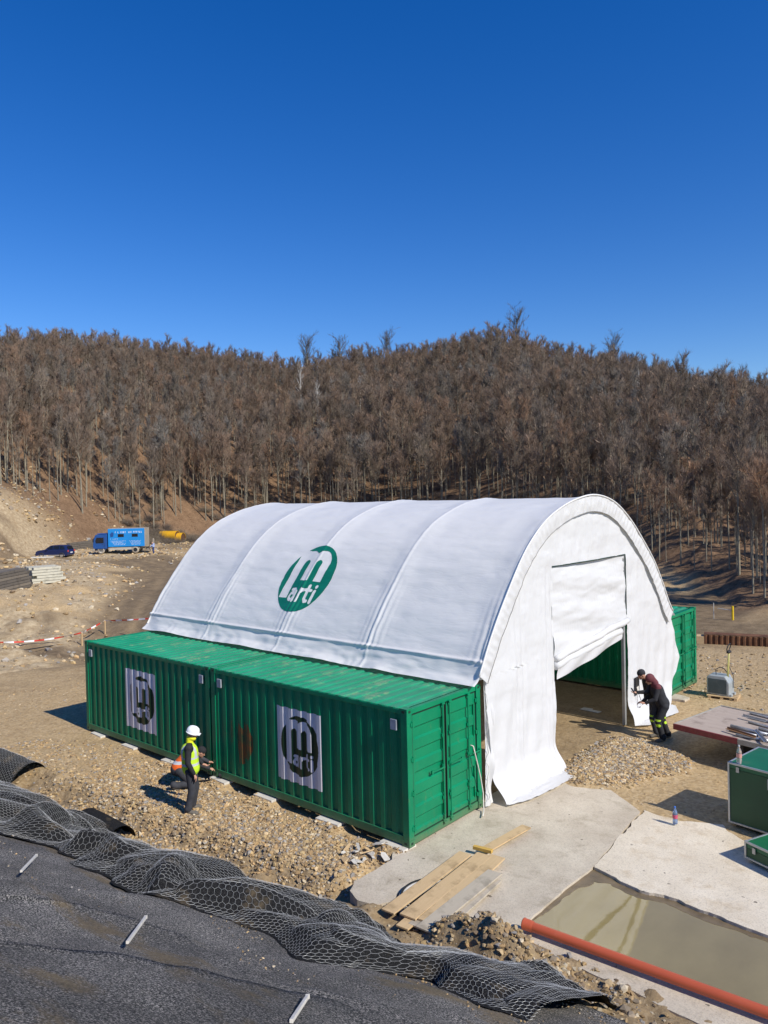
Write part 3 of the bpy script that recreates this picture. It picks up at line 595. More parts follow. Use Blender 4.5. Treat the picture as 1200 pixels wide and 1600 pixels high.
# steel frame inside
mb = MB()
for i, rx in enumerate(RIBS):
    sg2 = np.linspace(.3, SL-.3, 50); y, z = prof(sg2); ny2, nz2 = prof_n(sg2); xr = rx+(-.12 if i == 4 else .0); mb.tube(np.stack([sg2*0+xr, y-ny2*.16, z-nz2*.16], 1), .04, 8)
for sgx in (SL*.18, SL*.34, SL*.5, SL*.66, SL*.82):
    y, z = prof(np.array([sgx])); n0, n1 = prof_n(np.array([sgx])); mb.tube([(TX0+.1, y[0]-n0[0]*.16, z[0]-n1[0]*.16), (-.05, y[0]-n0[0]*.16, z[0]-n1[0]*.16)], .025, 6)
mb.build('arch_frame', M_STEEL, tent, smooth=True)
mb = MB()
for y in (DY0-.10, DY1-.07): mb.bx(-.06, .02, y-.05, y+.05, -.02, DZ+.05)
mb.bx(-.12, -.04, DY0-.1, DY1+.1, DZ+.052, DZ+.15); mb.build('door_frame', M_ALU, tent)
mb = MB(); P = np.zeros((40, 60, 3))
zc = np.linspace(0.0, 6.40, 40)
for i, q in enumerate(zc):
    ya = float(arc_y(q, -1)) if q > 2.7 else 2.46; yb = float(arc_y(q, 1)) if q > 2.7 else 13.15; P[i, :, 1] = np.linspace(ya, yb, 60); P[i, :, 2] = q; P[i, :, 0] = TX0+.06
mb.grid(P); mb.build('rear_gable', M_PVC, tent, smooth=True)
# lacing and loose skirt strip at the near container
mb = MB(); zz = np.linspace(0, 2.75, 60)
q = np.zeros((60, 10, 3))
for j in range(10):
    t = j/9; q[:, j, 1] = 2.455+.30*t; q[:, j, 0] = .045+.05*np.sin(zz*6+t*3)*t+.03*np.sin(t*6+zz); q[:, j, 2] = zz
q[:, :, 0] = np.minimum(q[:, :, 0], .12); mb.grid(q); mb.build('side_flap', M_GAB, tent, smooth=True)
mb = MB(); r = np.random.default_rng(5)
for a in range(5):
    pass
mb.tube([(0.11+.03*math.sin(k_*1.3), 2.475+.03*math.sin(k_*2.1), .15+k_*.1) for k_ in range(24)], .007, 5)
mb.build('lacing_rope', simple('white rope', (.6, .58, .52), .9), tent)
# opening in the right leg with flap
hx = lambda y, z: gab_x(np.array([y]), np.array([z]))[0]
def leg_pt(px, py): d = ray(px, py); t = (0.07-CAM[0])/d[0]; return CAM+d*t
c = leg_pt(993, 1071); mb = MB(); X0 = hx(c[1], c[2])+.03
mb.box((X0, c[1], c[2]), (.03, .26, .50)); mb.build('leg_window', simple('black opening', (.012, .012, .014), .5), tent)
mb = MB(); mb.box((X0+.02, c[1]+.0, c[2]-.10), (.02, .12, .16), rotm('X', .3)); mb.box((X0+.022, c[1]-.04, c[2]-.2), (.02, .08, .08), rotm('X', -.4)); mb.build('window_sticker', M_PAD, tent)
mb = MB(); mb.tube([(X0+.03, c[1]+.02, c[2]-.22), (X0+.05, c[1]+.12, c[2]-.42), (X0+.05, c[1]+.25, c[2]-.60)], .008, 5); mb.tube([(X0+.03, c[1]-.06, c[2]-.22), (X0+.04, c[1]-.08, c[2]-.8)], .004, 4); mb.tube([(X0+.03, c[1]+.02, c[2]-.62), (X0+.03, c[1]+.16, c[2]-.64)], .012, 5); mb.build('cable', M_DARK, tent)

# ------------------------------------------------------------------ trees
M_TRUNK = simple('grey olive bark', (.25, .22, .16), .95, 0, .35, 2.0)
M_BIRCH = simple('pale birch bark', (.62, .59, .53), .85, 0, .25, 1.5)
M_TWIG = simple_var('brown twigs', (.235, .175, .13))
M_TWIG2 = simple_var('reddish brown twigs', (.255, .175, .125))
M_TWIG3 = simple_var('grey twigs', (.24, .205, .17))
def make_tree(seed, H, r0, first, spread, nb, ntw, forks=1, tw_len=1.0, tw_w=.019):
    """trunk with limbs (mesh) and a crown of fine twigs (mesh)"""
    g_ = np.random.default_rng(seed); T = MB(); C = []
    segs = []                                                       # (p0,p1,weight) twig carriers
    bend = g_.normal(0, .012, 2); n = 9; hz = np.linspace(0, 1, n)
    wob_ = np.cumsum(g_.normal(0, .05, (n, 2)), 0)*(H/16)
    tr = np.stack([hz**2*H*bend[0]+wob_[:, 0]*hz, hz**2*H*bend[1]+wob_[:, 1]*hz, hz*H*.96], 1); tr[0, 2] = -.5
    rad = r0*(1-hz*.9)+.01; T.tube(tr, rad, 6, cap=False)
    at = lambda h: np.array([np.interp(h*H, tr[:, 2], tr[:, k]) for k in range(3)])
    for i in range(nb):
        h = first+(.93-first)*((i+g_.random())/nb)**.85; p = at(h); az = i*2.4+g_.normal(0, .5); q = (h-first)/(.93-first)
        L = spread*g_.uniform(.75, 1.2)*(1.05-.25*q); tilt = R_(g_.uniform(48, 64)+6*q)
        d = np.array([math.cos(az)*math.cos(tilt), math.sin(az)*math.cos(tilt), math.sin(tilt)]); pts = [p]; k = 5
        for j in range(k): d = d+np.array([0, 0, .06])+g_.normal(0, .11, 3); d /= np.linalg.norm(d); pts.append(pts[-1]+d*L/k)
        rb = r0*(1-h)*.5+.016; T.tube(pts, np.linspace(rb, .010, k+1), 4, cap=False); segs += [(pts[j], pts[j+1]) for j in range(1, k)]
        for c in range(4):
            j = g_.integers(1, k); p2 = pts[j]; d2 = d+g_.normal(0, .50, 3); d2[2] = abs(d2[2])+.3; d2 /= np.linalg.norm(d2); L2 = L*g_.uniform(.4, .7); q2 = [p2]
            for m_ in range(3): d2 = d2+g_.normal(0, .12, 3)+[0, 0, .05]; d2 /= np.linalg.norm(d2); q2.append(q2[-1]+d2*L2/3)
            T.tube(q2, np.linspace(rb*.5, .007, 4), 3, cap=False); segs += [(q2[m_], q2[m_+1]) for m_ in range(3)]
    segs += [(tr[-2], tr[-1])]*4
    a = np.array([s_[0] for s_ in segs]); b = np.array([s_[1] for s_ in segs]); k = g_.integers(0, len(segs), ntw); t = g_.random((ntw, 1)); p = a[k]*(1-t)+b[k]*t
    d = (b-a)[k]; d /= np.linalg.norm(d, axis=1)[:, None]; d = d+g_.normal(0, .42, (ntw, 3)); d[:, 2] += .45; d /= np.linalg.norm(d, axis=1)[:, None]
    L = g_.uniform(.45, 1.25, (ntw, 1))*tw_len; sd = np.cross(d, g_.normal(0, 1, (ntw, 3))); sd /= np.linalg.norm(sd, axis=1)[:, None]; wd = tw_w*g_.uniform(.6, 1.3, (ntw, 1))
    mid = p+d*L*.5+g_.normal(0, .05, (ntw, 3)); V = np.stack([p-sd*wd/2, p+sd*wd/2, mid+sd*wd*.35, p+d*L+g_.normal(0, .12, (ntw, 3)), mid-sd*wd*.35], 1).reshape(-1, 3)
    F = np.arange(ntw*5).reshape(-1, 5)
    K = MB(); K.add(V, F.tolist()); return T, K
class Proto: pass
PROT = []
spec = [(11, 15.5, .16, .48, 2.7, 15, 3000), (12, 14, .12, .56, 2.2, 12, 2300), (13, 17, .17, .50, 3.0, 16, 3300), (14, 13, .10, .50, 2.0, 11, 2100),
        (15, 15.5, .13, .60, 2.4, 12, 2500), (16, 11.5, .08, .40, 2.0, 12, 2100), (17, 16, .15, .46, 3.2, 16, 3400), (18, 14.5, .11, .62, 1.9, 10, 1700), (19, 12.5, .12, .38, 3.2, 15, 3000)]
tw = [M_TWIG, M_TWIG2, M_TWIG, M_TWIG2, M_TWIG3, M_TWIG, M_TWIG2, M_TWIG3, M_TWIG]
hidden = []
for i, sp in enumerate(spec):
    T, K = make_tree(*sp); p = Proto(); a = T.build('trunk', M_TRUNK, smooth=True); c = K.build('crown', tw[i], smooth=True); p.t = a.data; p.c = c.data; p.h = sp[1]; PROT.append(p)
    for o in (a, c): bpy.data.objects.remove(o)
# joined versions for the wood that reads as one mass
pc = bpy.data.collections.new('wood_source')
def joined(name, p):
    bm = bmesh.new(); bm.from_mesh(p.t); n = len(bm.faces); bm.from_mesh(p.c); bm.faces.ensure_lookup_table()
    for f in bm.faces[n:]: f.material_index = 1
    me = bpy.data.meshes.new(name); bm.to_mesh(me); bm.free(); me.materials.append(p.t.materials[0]); me.materials.append(p.c.materials[0]); o = bpy.data.objects.new(name, me); pc.objects.link(o); return o
for i, p in enumerate(PROT): joined('bare_tree_%02d' % i, p)
def gn_scatter(name, P, idx, sc, rz, coll, tilt=0):
    me = bpy.data.meshes.new(name); me.vertices.add(len(P)); me.vertices.foreach_set('co', np.asarray(P, float).ravel())
    for nm, arr, ty in (('pick', idx, 'INT'), ('size', sc, 'FLOAT'), ('turn', rz, 'FLOAT')):
        a = me.attributes.new(nm, ty, 'POINT'); a.data.foreach_set('value', np.asarray(arr, np.int32 if ty == 'INT' else float))
    me.update(); o = bpy.data.objects.new(name, me); COL.objects.link(o)
    ng = bpy.data.node_groups.new(name, 'GeometryNodeTree'); ng.interface.new_socket('Geometry', in_out='INPUT', socket_type='NodeSocketGeometry'); ng.interface.new_socket('Geometry', in_out='OUTPUT', socket_type='NodeSocketGeometry')
    N = ng.nodes; gi = N.new('NodeGroupInput'); go = N.new('NodeGroupOutput'); ci = N.new('GeometryNodeCollectionInfo'); ci.inputs[0].default_value = coll; ci.inputs['Separate Children'].default_value = True; ci.inputs['Reset Children'].default_value = True
    ip = N.new('GeometryNodeInstanceOnPoints'); ip.inputs['Pick Instance'].default_value = True
    def at(nm, t): x = N.new('GeometryNodeInputNamedAttribute'); x.data_type = t; x.inputs[0].default_value = nm; return x.outputs[0]
    cx = N.new('ShaderNodeCombineXYZ'); ng.links.new(at('turn', 'FLOAT'), cx.inputs[2])
    ng.links.new(gi.outputs[0], ip.inputs['Points']); ng.links.new(ci.outputs[0], ip.inputs['Instance']); ng.links.new(at('pick', 'INT'), ip.inputs['Instance Index']); ng.links.new(cx.outputs[0], ip.inputs['Rotation']); ng.links.new(at('size', 'FLOAT'), ip.inputs['Scale']); ng.links.new(ip.outputs[0], go.inputs[0])
    m = o.modifiers.new('scatter', 'NODES'); m.node_group = ng; return o
# where they stand
sp_ = 2.65; gx2, gy2 = np.meshgrid(np.arange(-330, 130, sp_), np.arange(-60, 330, sp_), indexing='ij'); TP = np.stack([gx2.ravel(), gy2.ravel()], 1)+RNG.uniform(-.48, .48, (gx2.size, 2))*sp_
ta, tr_ = polar(TP[:, 0], TP[:, 1]); f0 = np.interp(ta, az_of, FOOT); f1 = np.interp(ta, az_of, RIDG); pxx = 600+FOC*np.tan(np.clip(ta, -1.4, 1.4))
start = f0+3+np.interp(pxx, [-300, 0, 60, 180, 300, 1000, 1200], [20, 20, 17, 4, 4, 3, 5])
keep = (np.abs(ta) < .62) & (tr_ > start+4*fbm(N3, TP[:, 0]/9, TP[:, 1]/9)) & (tr_ < f1+48) & (RNG.random(len(TP)) < np.interp(pxx, [0, 900, 1100, 1300], [.98, .95, .74, .62])+.3*ss(20, 60, tr_-f0))
TP = TP[keep]; TZ = hh(TP[:, 0], TP[:, 1]); tr_ = tr_[keep]
X3 = np.column_stack([TP, TZ+9]); ppx, ppy, _ = to_px(X3)
vis = (ppx > -20) & (ppx < 1220) & ~((ppx > 330) & (ppx < 1020) & (ppy > 800))
order = np.argsort(np.where(vis, tr_, 1e9)); near = order[:286]; rest = np.setdiff1d(np.arange(len(TP)), near)
pick = RNG.integers(0, len(PROT), len(TP)); ridge = tr_ > np.interp(ta[keep], az_of, RIDG)-22; pick = np.where(ridge, RNG.choice([6, 8, 2, 8], len(TP)), pick); scl = RNG.uniform(.78, 1.12, len(TP)); trn = RNG.uniform(0, 6.28, len(TP)); scl = scl*np.interp(tr_, [40, 60, 90, 150], [.58, .62, .76, .95])*np.interp(tr_-np.interp(ta[keep], az_of, FOOT), [10, 40, 90], [1.0, .80, .74])*(1+.35*fbm(N2, TP[:, 0]/14, TP[:, 1]/14)*np.where(ridge, .45, 1))
o = gn_scatter('hillside_wood', np.column_stack([TP, TZ-.1])[rest], pick[rest], scl[rest], trn[rest], pc)
tag(o, 'mass of leafless brown trees covering the hillside up to the skyline', 'wood', kind='stuff')
pxn = to_px(np.column_stack([TP, TZ]))[0]
def add_tree(i, p, pos, s_, rz, label, cat, group, tm=None, cm=None):
    t = thing('bare_tree', label, cat, pos, rz, group); t.scale = (s_, s_, s_)
    for nm, me in (('trunk', p.t), ('crown', p.c)): c = bpy.data.objects.new(nm, me); COL.objects.link(c); c.parent = t
    return t
for k in near:
    x = pxn[k]
    if x > 1000: lab, grp = 'tall bare tree at the near foot of the wood right of the tent', 'bare trees on the slope right of the tent'
    elif x < 330: lab, grp = 'slender bare tree in the front rows of the wood behind the blue truck', 'bare trees behind the parked vehicles'
    else: lab, grp = 'slender bare tree in the front rows of the wood above the tent roof', 'bare trees above the tent roof'
    add_tree(k, PROT[pick[k]], (TP[k, 0], TP[k, 1], TZ[k]-.1), scl[k], trn[k], lab, 'tree', grp)
# trees that stand out
def ground_at_r(px, r):
    d = ray(px, 767); h = np.array([d[0], d[1]]); h /= np.hypot(*h); p = CAM[:2]+h*r; return p[0], p[1], HZ(*p)
T, K = make_tree(31, 15, .20, .30, 2.6, 15, 500, tw_len=.8); bt = T.build('trunk', M_BIRCH, smooth=True); bc = K.build('crown', simple('pale grey twigs', (.34, .31, .28), .9), smooth=True); pb = Proto(); pb.t, pb.c = bt.data, bc.data
T, K = make_tree(32, 15, .26, .35, 4.2, 26, 4200, tw_len=1.1); rt_ = T.build('trunk', M_TRUNK, smooth=True); rc = K.build('crown', simple('dark ridge twigs', (.10, .09, .085), .9), smooth=True); pr_ = Proto(); pr_.t, pr_.c = rt_.data, rc.data
for o in (bt, bc, rt_, rc): bpy.data.objects.remove(o)
for px, r, s_, lab in ((474, 215, 1.0, 'white stemmed birch farthest left of the pale trees below the skyline'), (500, 196, .95, 'broad white branched birch standing out in mid wood'), (523, 204, .85, 'white birch right of the broad pale one in mid wood'), (566, 200, .8, 'single straight pale stem right of the birches'), (1002, 150, .8, 'pale stem in the dark wood above the tent gable right side')):
    add_tree(0, pb, (*ground_at_r(px, r),), s_, px, lab, 'birch tree', None)
for px, r, s_, lab in ((485, 252, 1.18, 'round crowned bare tree on the skyline above the birches'), (536, 256, 1.05, 'wide bare tree on the skyline just right of the round crowned one'), (812, 247, 1.28, 'tallest bare tree standing clear on the skyline right of the middle'), (962, 236, 1.1, 'thin crowned tree above the skyline left of the open ridge row'), (1072, 228, 1.0, 'small topped tree standing clear of the ridge row on the right'), (1168, 216, .95, 'lone twisted little tree on the skyline at far right'), (610, 258, 1.1, 'dark wide tree on the skyline in the middle of the hill')):
    t = add_tree(0, pr_, (*ground_at_r(px, r),), s_, px*1.3, lab, 'tree', None)
    if px in (1072, 1168): t.scale = (s_*.45, s_*.45, s_*1.05)
# undergrowth along the wood's foot
g_ = np.random.default_rng(40); sc_col = bpy.data.collections.new('scrub_source')
for q in range(3):
    n = 260; a = g_.uniform(0, 6.28, n); t = g_.uniform(.15, 1.25, n); p = g_.normal(0, .35, (n, 3))*[1, 1, 0]; d = np.stack([np.cos(a)*np.cos(t), np.sin(a)*np.cos(t), np.sin(t)], 1); L = g_.uniform(.5, 1.7, (n, 1)); sd = np.cross(d, g_.normal(0, 1, (n, 3))); sd /= np.linalg.norm(sd, axis=1)[:, None]
    V = np.stack([p-sd*.012, p+sd*.012, p+d*L+g_.normal(0, .1, (n, 3))], 1).reshape(-1, 3); m = MB(); m.add(V, np.arange(n*3).reshape(-1, 3).tolist()); o = m.build('scrub', simple('scrub stems %d' % q, [(.17, .135, .10), (.13, .10, .08), (.25, .20, .13)][q], .95)); COL.objects.unlink(o); sc_col.objects.link(o)
n = 3600; az = np.random.default_rng(41).uniform(-.6, .6, n); rr = np.interp(az, az_of, FOOT)+np.abs(g_.normal(0, 9, n))-2; P = np.stack([CAM[0]+rr*(np.cos(az)*math.sin(YAW)+np.sin(az)*rt[0]), CAM[1]+rr*(np.cos(az)*math.cos(YAW)+np.sin(az)*rt[1])], 1)
kk = (fbm(N2, P[:, 0]/9, P[:, 1]/9) > -.15) & (600+FOC*np.tan(az) > 190) & (600+FOC*np.tan(az) < 1000); P = P[kk]
o = gn_scatter('undergrowth', np.column_stack([P, hh(P[:, 0], P[:, 1])]), g_.integers(0, 3, len(P)), g_.uniform(.5, 1.25, len(P)), g_.uniform(0, 6, len(P)), sc_col); tag(o, 'low dry leafless undergrowth along the edge of the wood', 'undergrowth', kind='stuff')
g5 = np.random.default_rng(51); n = 480; az = g5.uniform(.20, .62, n); rr = np.interp(az, az_of, FOOT)+7+g5.random(n)*75; P = np.stack([CAM[0]+rr*(np.cos(az)*math.sin(YAW)+np.sin(az)*rt[0]), CAM[1]+rr*(np.cos(az)*math.cos(YAW)+np.sin(az)*rt[1])], 1)
o = gn_scatter('young_trees', np.column_stack([P, hh(P[:, 0], P[:, 1])-.1]), g5.choice([1, 3, 5, 7], n), g5.uniform(.28, .58, n), g5.uniform(0, 6, n), pc); tag(o, 'thicket of young leafless trees filling the slope right of the tent', 'thicket', kind='stuff')

# ------------------------------------------------------------------ stones
def ico():
    t = (1+5**.5)/2; v = np.array([(-1, t, 0), (1, t, 0), (-1, -t, 0), (1, -t, 0), (0, -1, t), (0, 1, t), (0, -1, -t), (0, 1, -t), (t, 0, -1), (t, 0, 1), (-t, 0, -1), (-t, 0, 1)])/math.hypot(1, t)
    f = np.array([(0, 11, 5), (0, 5, 1), (0, 1, 7), (0, 7, 10), (0, 10, 11), (1, 5, 9), (5, 11, 4), (11, 10, 2), (10, 7, 6), (7, 1, 8), (3, 9, 4), (3, 4, 2), (3, 2, 6), (3, 6, 8), (3, 8, 9), (4, 9, 5), (2, 4, 11), (6, 2, 10), (8, 6, 7), (9, 8, 1)])
    return v, f
IV, IF = ico()
STC = np.array([(.52, .36, .18), (.42, .29, .15), (.34, .27, .19), (.60, .45, .26), (.26, .19, .12), (.62, .52, .36), (.36, .33, .29), (.48, .32, .16), (.55, .40, .20)])
def stones(name, P, size, label, cat='gravel', tint=1.0, seed=3, flat=.65, sink=.25, pal=None):
    g_ = np.random.default_rng(seed); n = len(P); sh = g_.uniform(.55, 1.25, (n, 12, 1)); V = IV[None]*sh
    V = V*np.stack([g_.uniform(.7, 1.3, n), g_.uniform(.6, 1.0, n), g_.uniform(flat*.7, flat*1.2, n)], 1)[:, None, :]
    q = g_.normal(0, 1, (n, 4)); q /= np.linalg.norm(q, axis=1)[:, None]; a = g_.uniform(0, 6.28, n); ca, sa = np.cos(a), np.sin(a); tl = g_.normal(0, .4, n)
    ct, st = np.cos(tl), np.sin(tl); x, y, z = V[..., 0], V[..., 1], V[..., 2]; y, z = y*ct[:, None]-z*st[:, None], y*st[:, None]+z*ct[:, None]; x, y = x*ca[:, None]-y*sa[:, None], x*sa[:, None]+y*ca[:, None]
    V = np.stack([x, y, z], -1)*np.asarray(size).reshape(-1, 1, 1)/2; V[..., 2] += (np.asarray(size)*(.5*flat-sink)).reshape(-1, 1); V += P[:, None, :]
    F = (IF[None]+12*np.arange(n)[:, None, None]).reshape(-1, 3); pl_ = STC if pal is None else pal; c = pl_[g_.integers(0, len(pl_), n)]*g_.uniform(.75, 1.25, (n, 1))*tint
    m = MB(); m.v = [V.reshape(-1, 3)]; m.f = F; m.m = np.zeros(len(F), int); m.n = n*12
    o = m.build(name, M_STONE, attr=('tint', np.repeat(c, 12, 0))); return tag(o, label, cat, kind='stuff')
def scatter(poly, n, seed, dens=None):
    g_ = np.random.default_rng(seed); p = np.array([q[:2] for q in poly]); lo, hi = p.min(0)-.3, p.max(0)+.3; X = g_.uniform(lo, hi, (n, 2)); w_ = soft_poly(X[:, 0], X[:, 1], [tuple(q) for q in p], .3)
    if dens is not None: w_ = w_*dens(X[:, 0], X[:, 1])
    X = X[g_.random(n) < w_]; return np.column_stack([X, hh(X[:, 0], X[:, 1])])
def sz(n, lo, hi, seed, pw=2.0): return lo+(hi-lo)*np.random.default_rng(seed).random(n)**pw
P = scatter(GRAV, 26000, 21, lambda x, y: np.clip(.25+ss(-9.5, -4, x)*.9+fbm(N1, x*1.2, y*1.2)*.6, .06, 1)*(.55+.45*ss(-.1, -.7, y))); stones('gravel', P, sz(len(P), .035, .115, 1), 'crushed stone gravel in front of the long container side')
P = scatter(HEAP, 15000, 22, None); stones('gravel_heap', P, sz(len(P), .04, .12, 2), 'low heap of crushed stone at the tent doorway', tint=.98)
PZ_ = [(-26, 4), (-12.5, 2.6), (-12.3, -2.6), (-13, -3.2), (-24, -4)]; P = scatter(PZ_, 9000, 23, lambda x, y: np.clip(.12+fbm(N1, x*.5, y*.5)*.7, .03, 1)); stones('loose_pebbles', P, sz(len(P), .02, .08, 3, 3), 'scattered pebbles on the sandy ground left of the containers', 'pebbles')
PZ_ = [(.3, 13.4), (5, 10), (9, 13), (14, 24), (-2, 22)]; P = scatter(PZ_, 9000, 24, lambda x, y: np.clip(.5+fbm(N1, x*.7, y*.7)*1.2, .1, 1)); stones('coarse_rubble', P, sz(len(P), .04, .16, 4, 2), 'coarse stony ground between the platform and the rusty steel pile', 'rubble', tint=.9)
PZ_ = [(1.8, 5.3), (2.4, 4.6), (4.4, 4.9), (7, 4.4), (7.5, 9), (2.2, 10), (2.5, 7.5)]; P = scatter(PZ_, 3500, 25, lambda x, y: np.clip(.12+fbm(N1, x*.9, y*.9)*.8, .04, 1)); stones('dirt_crumbs', P, sz(len(P), .015, .07, 5, 3), 'crumbs of earth and stone beside the green boxes', 'crumbs')
def trench(x, y): d = y-YF(x); return ss(-.5, -.1, d)*ss(1.7, 1.0, d)*ss(-13, -9, x)
PZ_ = [(-13, -1.5), (-13, -4), (-5, -3.6), (.5, -3.2), (5, -2.4), (8, -2), (8, -1.4), (3, -1.25), (2.0, -1.5), (-.1, -1.6), (-.3, -1.0)]; P = scatter(PZ_, 26000, 26, lambda x, y: trench(x, y)*np.clip(.35+fbm(N2, x*1.5, y*1.5)*1.1, .08, 1)); stones('rubble_bank', P, sz(len(P), .02, .11, 6, 3), 'rough stony earth between the wire mesh and the gravel', 'rubble', tint=.78)
P = scatter([(1.9, -1.35), (3.0, -1.2), (4.6, -1.3), (4.9, -1.8), (3.4, -2.3), (2.0, -2.2)], 5000, 27, lambda x, y: np.clip(.6+fbm(N2, x*2, y*2), .1, 1)); stones('clod_pile', P, sz(len(P), .02, .15, 7, 3.2), 'pile of earth clods and stones below the orange pipe', 'earth pile', tint=.85)
def polarpoly(pts): return [tuple(on_z(px, py, 0)[:2]) for px, py in pts]
PZ_ = polarpoly([(0, 1005), (0, 890), (60, 870), (300, 850), (250, 960), (140, 1000)]); P = scatter(PZ_, 30000, 28, lambda x, y: np.clip(.45+fbm(N1, x*.25, y*.25)*1.0, .05, 1)*ss(1.5, 4, road_d(x, y))); stones('far_rubble', P, sz(len(P), .05, .50, 8, 3.2), 'pale broken rock on the bank beyond the barrier tape', 'rubble', tint=1.05)
PZ_ = polarpoly([(0, 860), (60, 856), (110, 842), (200, 838), (150, 812), (60, 800), (0, 798)]); 
g_ = np.random.default_rng(9); n = 6000; pxs = g_.uniform(-30, 330, n); rr = g_.uniform(84, 138, n); az = np.array([math.atan2(ray(x, 767)@rt, ray(x, 767)@np.array([math.sin(YAW), math.cos(YAW), 0])) for x in pxs])
X = np.stack([CAM[0]+rr*(np.cos(az)*math.sin(YAW)+np.sin(az)*rt[0]), CAM[1]+rr*(np.cos(az)*math.cos(YAW)+np.sin(az)*rt[1])], 1); k = (fbm(N2, X[:, 0]/5, X[:, 1]/5) > .0) & (road_d(X[:, 0], X[:, 1]) > 4)
X = X[k]; stones('bank_rocks', np.column_stack([X, hh(X[:, 0], X[:, 1])]), sz(len(X), .12, .8, 10, 3), 'yellowish rocks on the bare bank behind the dark car', 'rocks', tint=1.0)
# wood chips near the corner
g_ = np.random.default_rng(12); c0 = on_z(565, 1340, -.15); chips = 0
labs = 'pale splinter of broken wood on the gravel near the container corner'
for k in range(16):
    x, y = c0[0]+g_.normal(0, .26), c0[1]+g_.normal(0, .17); 
    if k == 15: x, y = on_z(524, 1376, -.2)[:2]
    L = g_.uniform(.10, .28); W_ = g_.uniform(.05, .13); poly = [(-L/2, -W_/2), (L*.3, -W_/2*g_.uniform(.5, 1.2)), (L/2, g_.uniform(-.3, .3)*W_), (L*.2, W_/2), (-L/2*g_.uniform(.6, 1), W_/2*.8)]
    m = MB(); m.prism(poly, 0, .018); o = m.build('wood_scrap', M_PAD if k % 3 else M_PLANK); o.location = (x, y, HZ(x, y)+.05+g_.uniform(0, .04)); o.rotation_euler = (g_.normal(0, .25), g_.normal(0, .25), g_.uniform(0, 6.28))
    tag(o, labs if k < 15 else 'single pale wood offcut lying apart from the splinters on bare earth', 'wood scrap', 'wood scraps on the gravel' if k < 15 else None)

# ------------------------------------------------------------------ erosion mats on the slope
def plane_hit(px, py, off=0.0):
    d = ray(px, py); t = np.arange(2, 40, .01); P = CAM+d*t[:, None]; b = P[:, 2] < hh(P[:, 0], P[:, 1])+off; return P[np.argmax(b)]
def lerp_poly(pts): 
    p = np.array(pts); return lambda x: np.interp(x, p[:, 0], p[:, 1])
def seam(pxs): q = [plane_hit(*p) for p in pxs]; q = sorted([(a[0], a[1]) for a in q]); return lerp_poly(q), q
sA, qa = seam([(0, 1415), (120, 1428), (200, 1450), (290, 1478), (420, 1545), (600, 1592)])
sB, qb = seam([(0, 1500), (120, 1512), (300, 1545), (480, 1578), (520, 1590)])
foot_e = lambda x: YF(x)-.55
def mat_sheet(name, ytop, ybot, off, label, ny=90, lip=.035):
    xs = np.arange(-15, 9.5, .06); P = np.zeros((len(xs), ny, 3)); 
    for i, x in enumerate(xs):
        a, b = ybot(x), ytop(x); t = np.linspace(0, 1, ny)**.8; y = a+(b-a)*t; P[i, :, 0] = x; P[i, :, 1] = y
    x, y = P[..., 0], P[..., 1]; d = (ybot(xs)[:, None]-y); bumpy = .055*fbm(N1, x*.55, y*1.1, 4)+.022*fbm(N2, x*3, y*5, 3)+.03*np.exp(-(d/.10)**2)+np.abs(fbm(N3, x*.9, y*.6, 3))*.05*np.exp(-(d/.25)**2)
    P[..., 2] = hh(x, y)+off+bumpy; P[:, 0, 2] -= off*.0
    rim = P[:, :1].copy(); rim[..., 2] -= lip+off*.6; P = np.concatenate([rim, P], 1)
    m = MB(); m.grid(P); o = m.build(name, M_MAT, smooth=True); return tag(o, label, 'erosion mat', 'dark fibre mats overlapping on the slope')
mat_sheet('erosion_mat', lambda x: sA(x)-.4, foot_e, .035, 'lowest dark fibre mat on the slope, dirt patches showing, next to the wire mesh', 70)
mat_sheet('erosion_mat', lambda x: sB(x)-.4, sA, .075, 'middle dark fibre mat on the slope between two seams', 50)
mat_sheet('erosion_mat', lambda x: np.full_like(np.asarray(x, float), -12.0), sB, .115, 'uppermost speckled grey fibre mat at the bottom left of the view', 90)
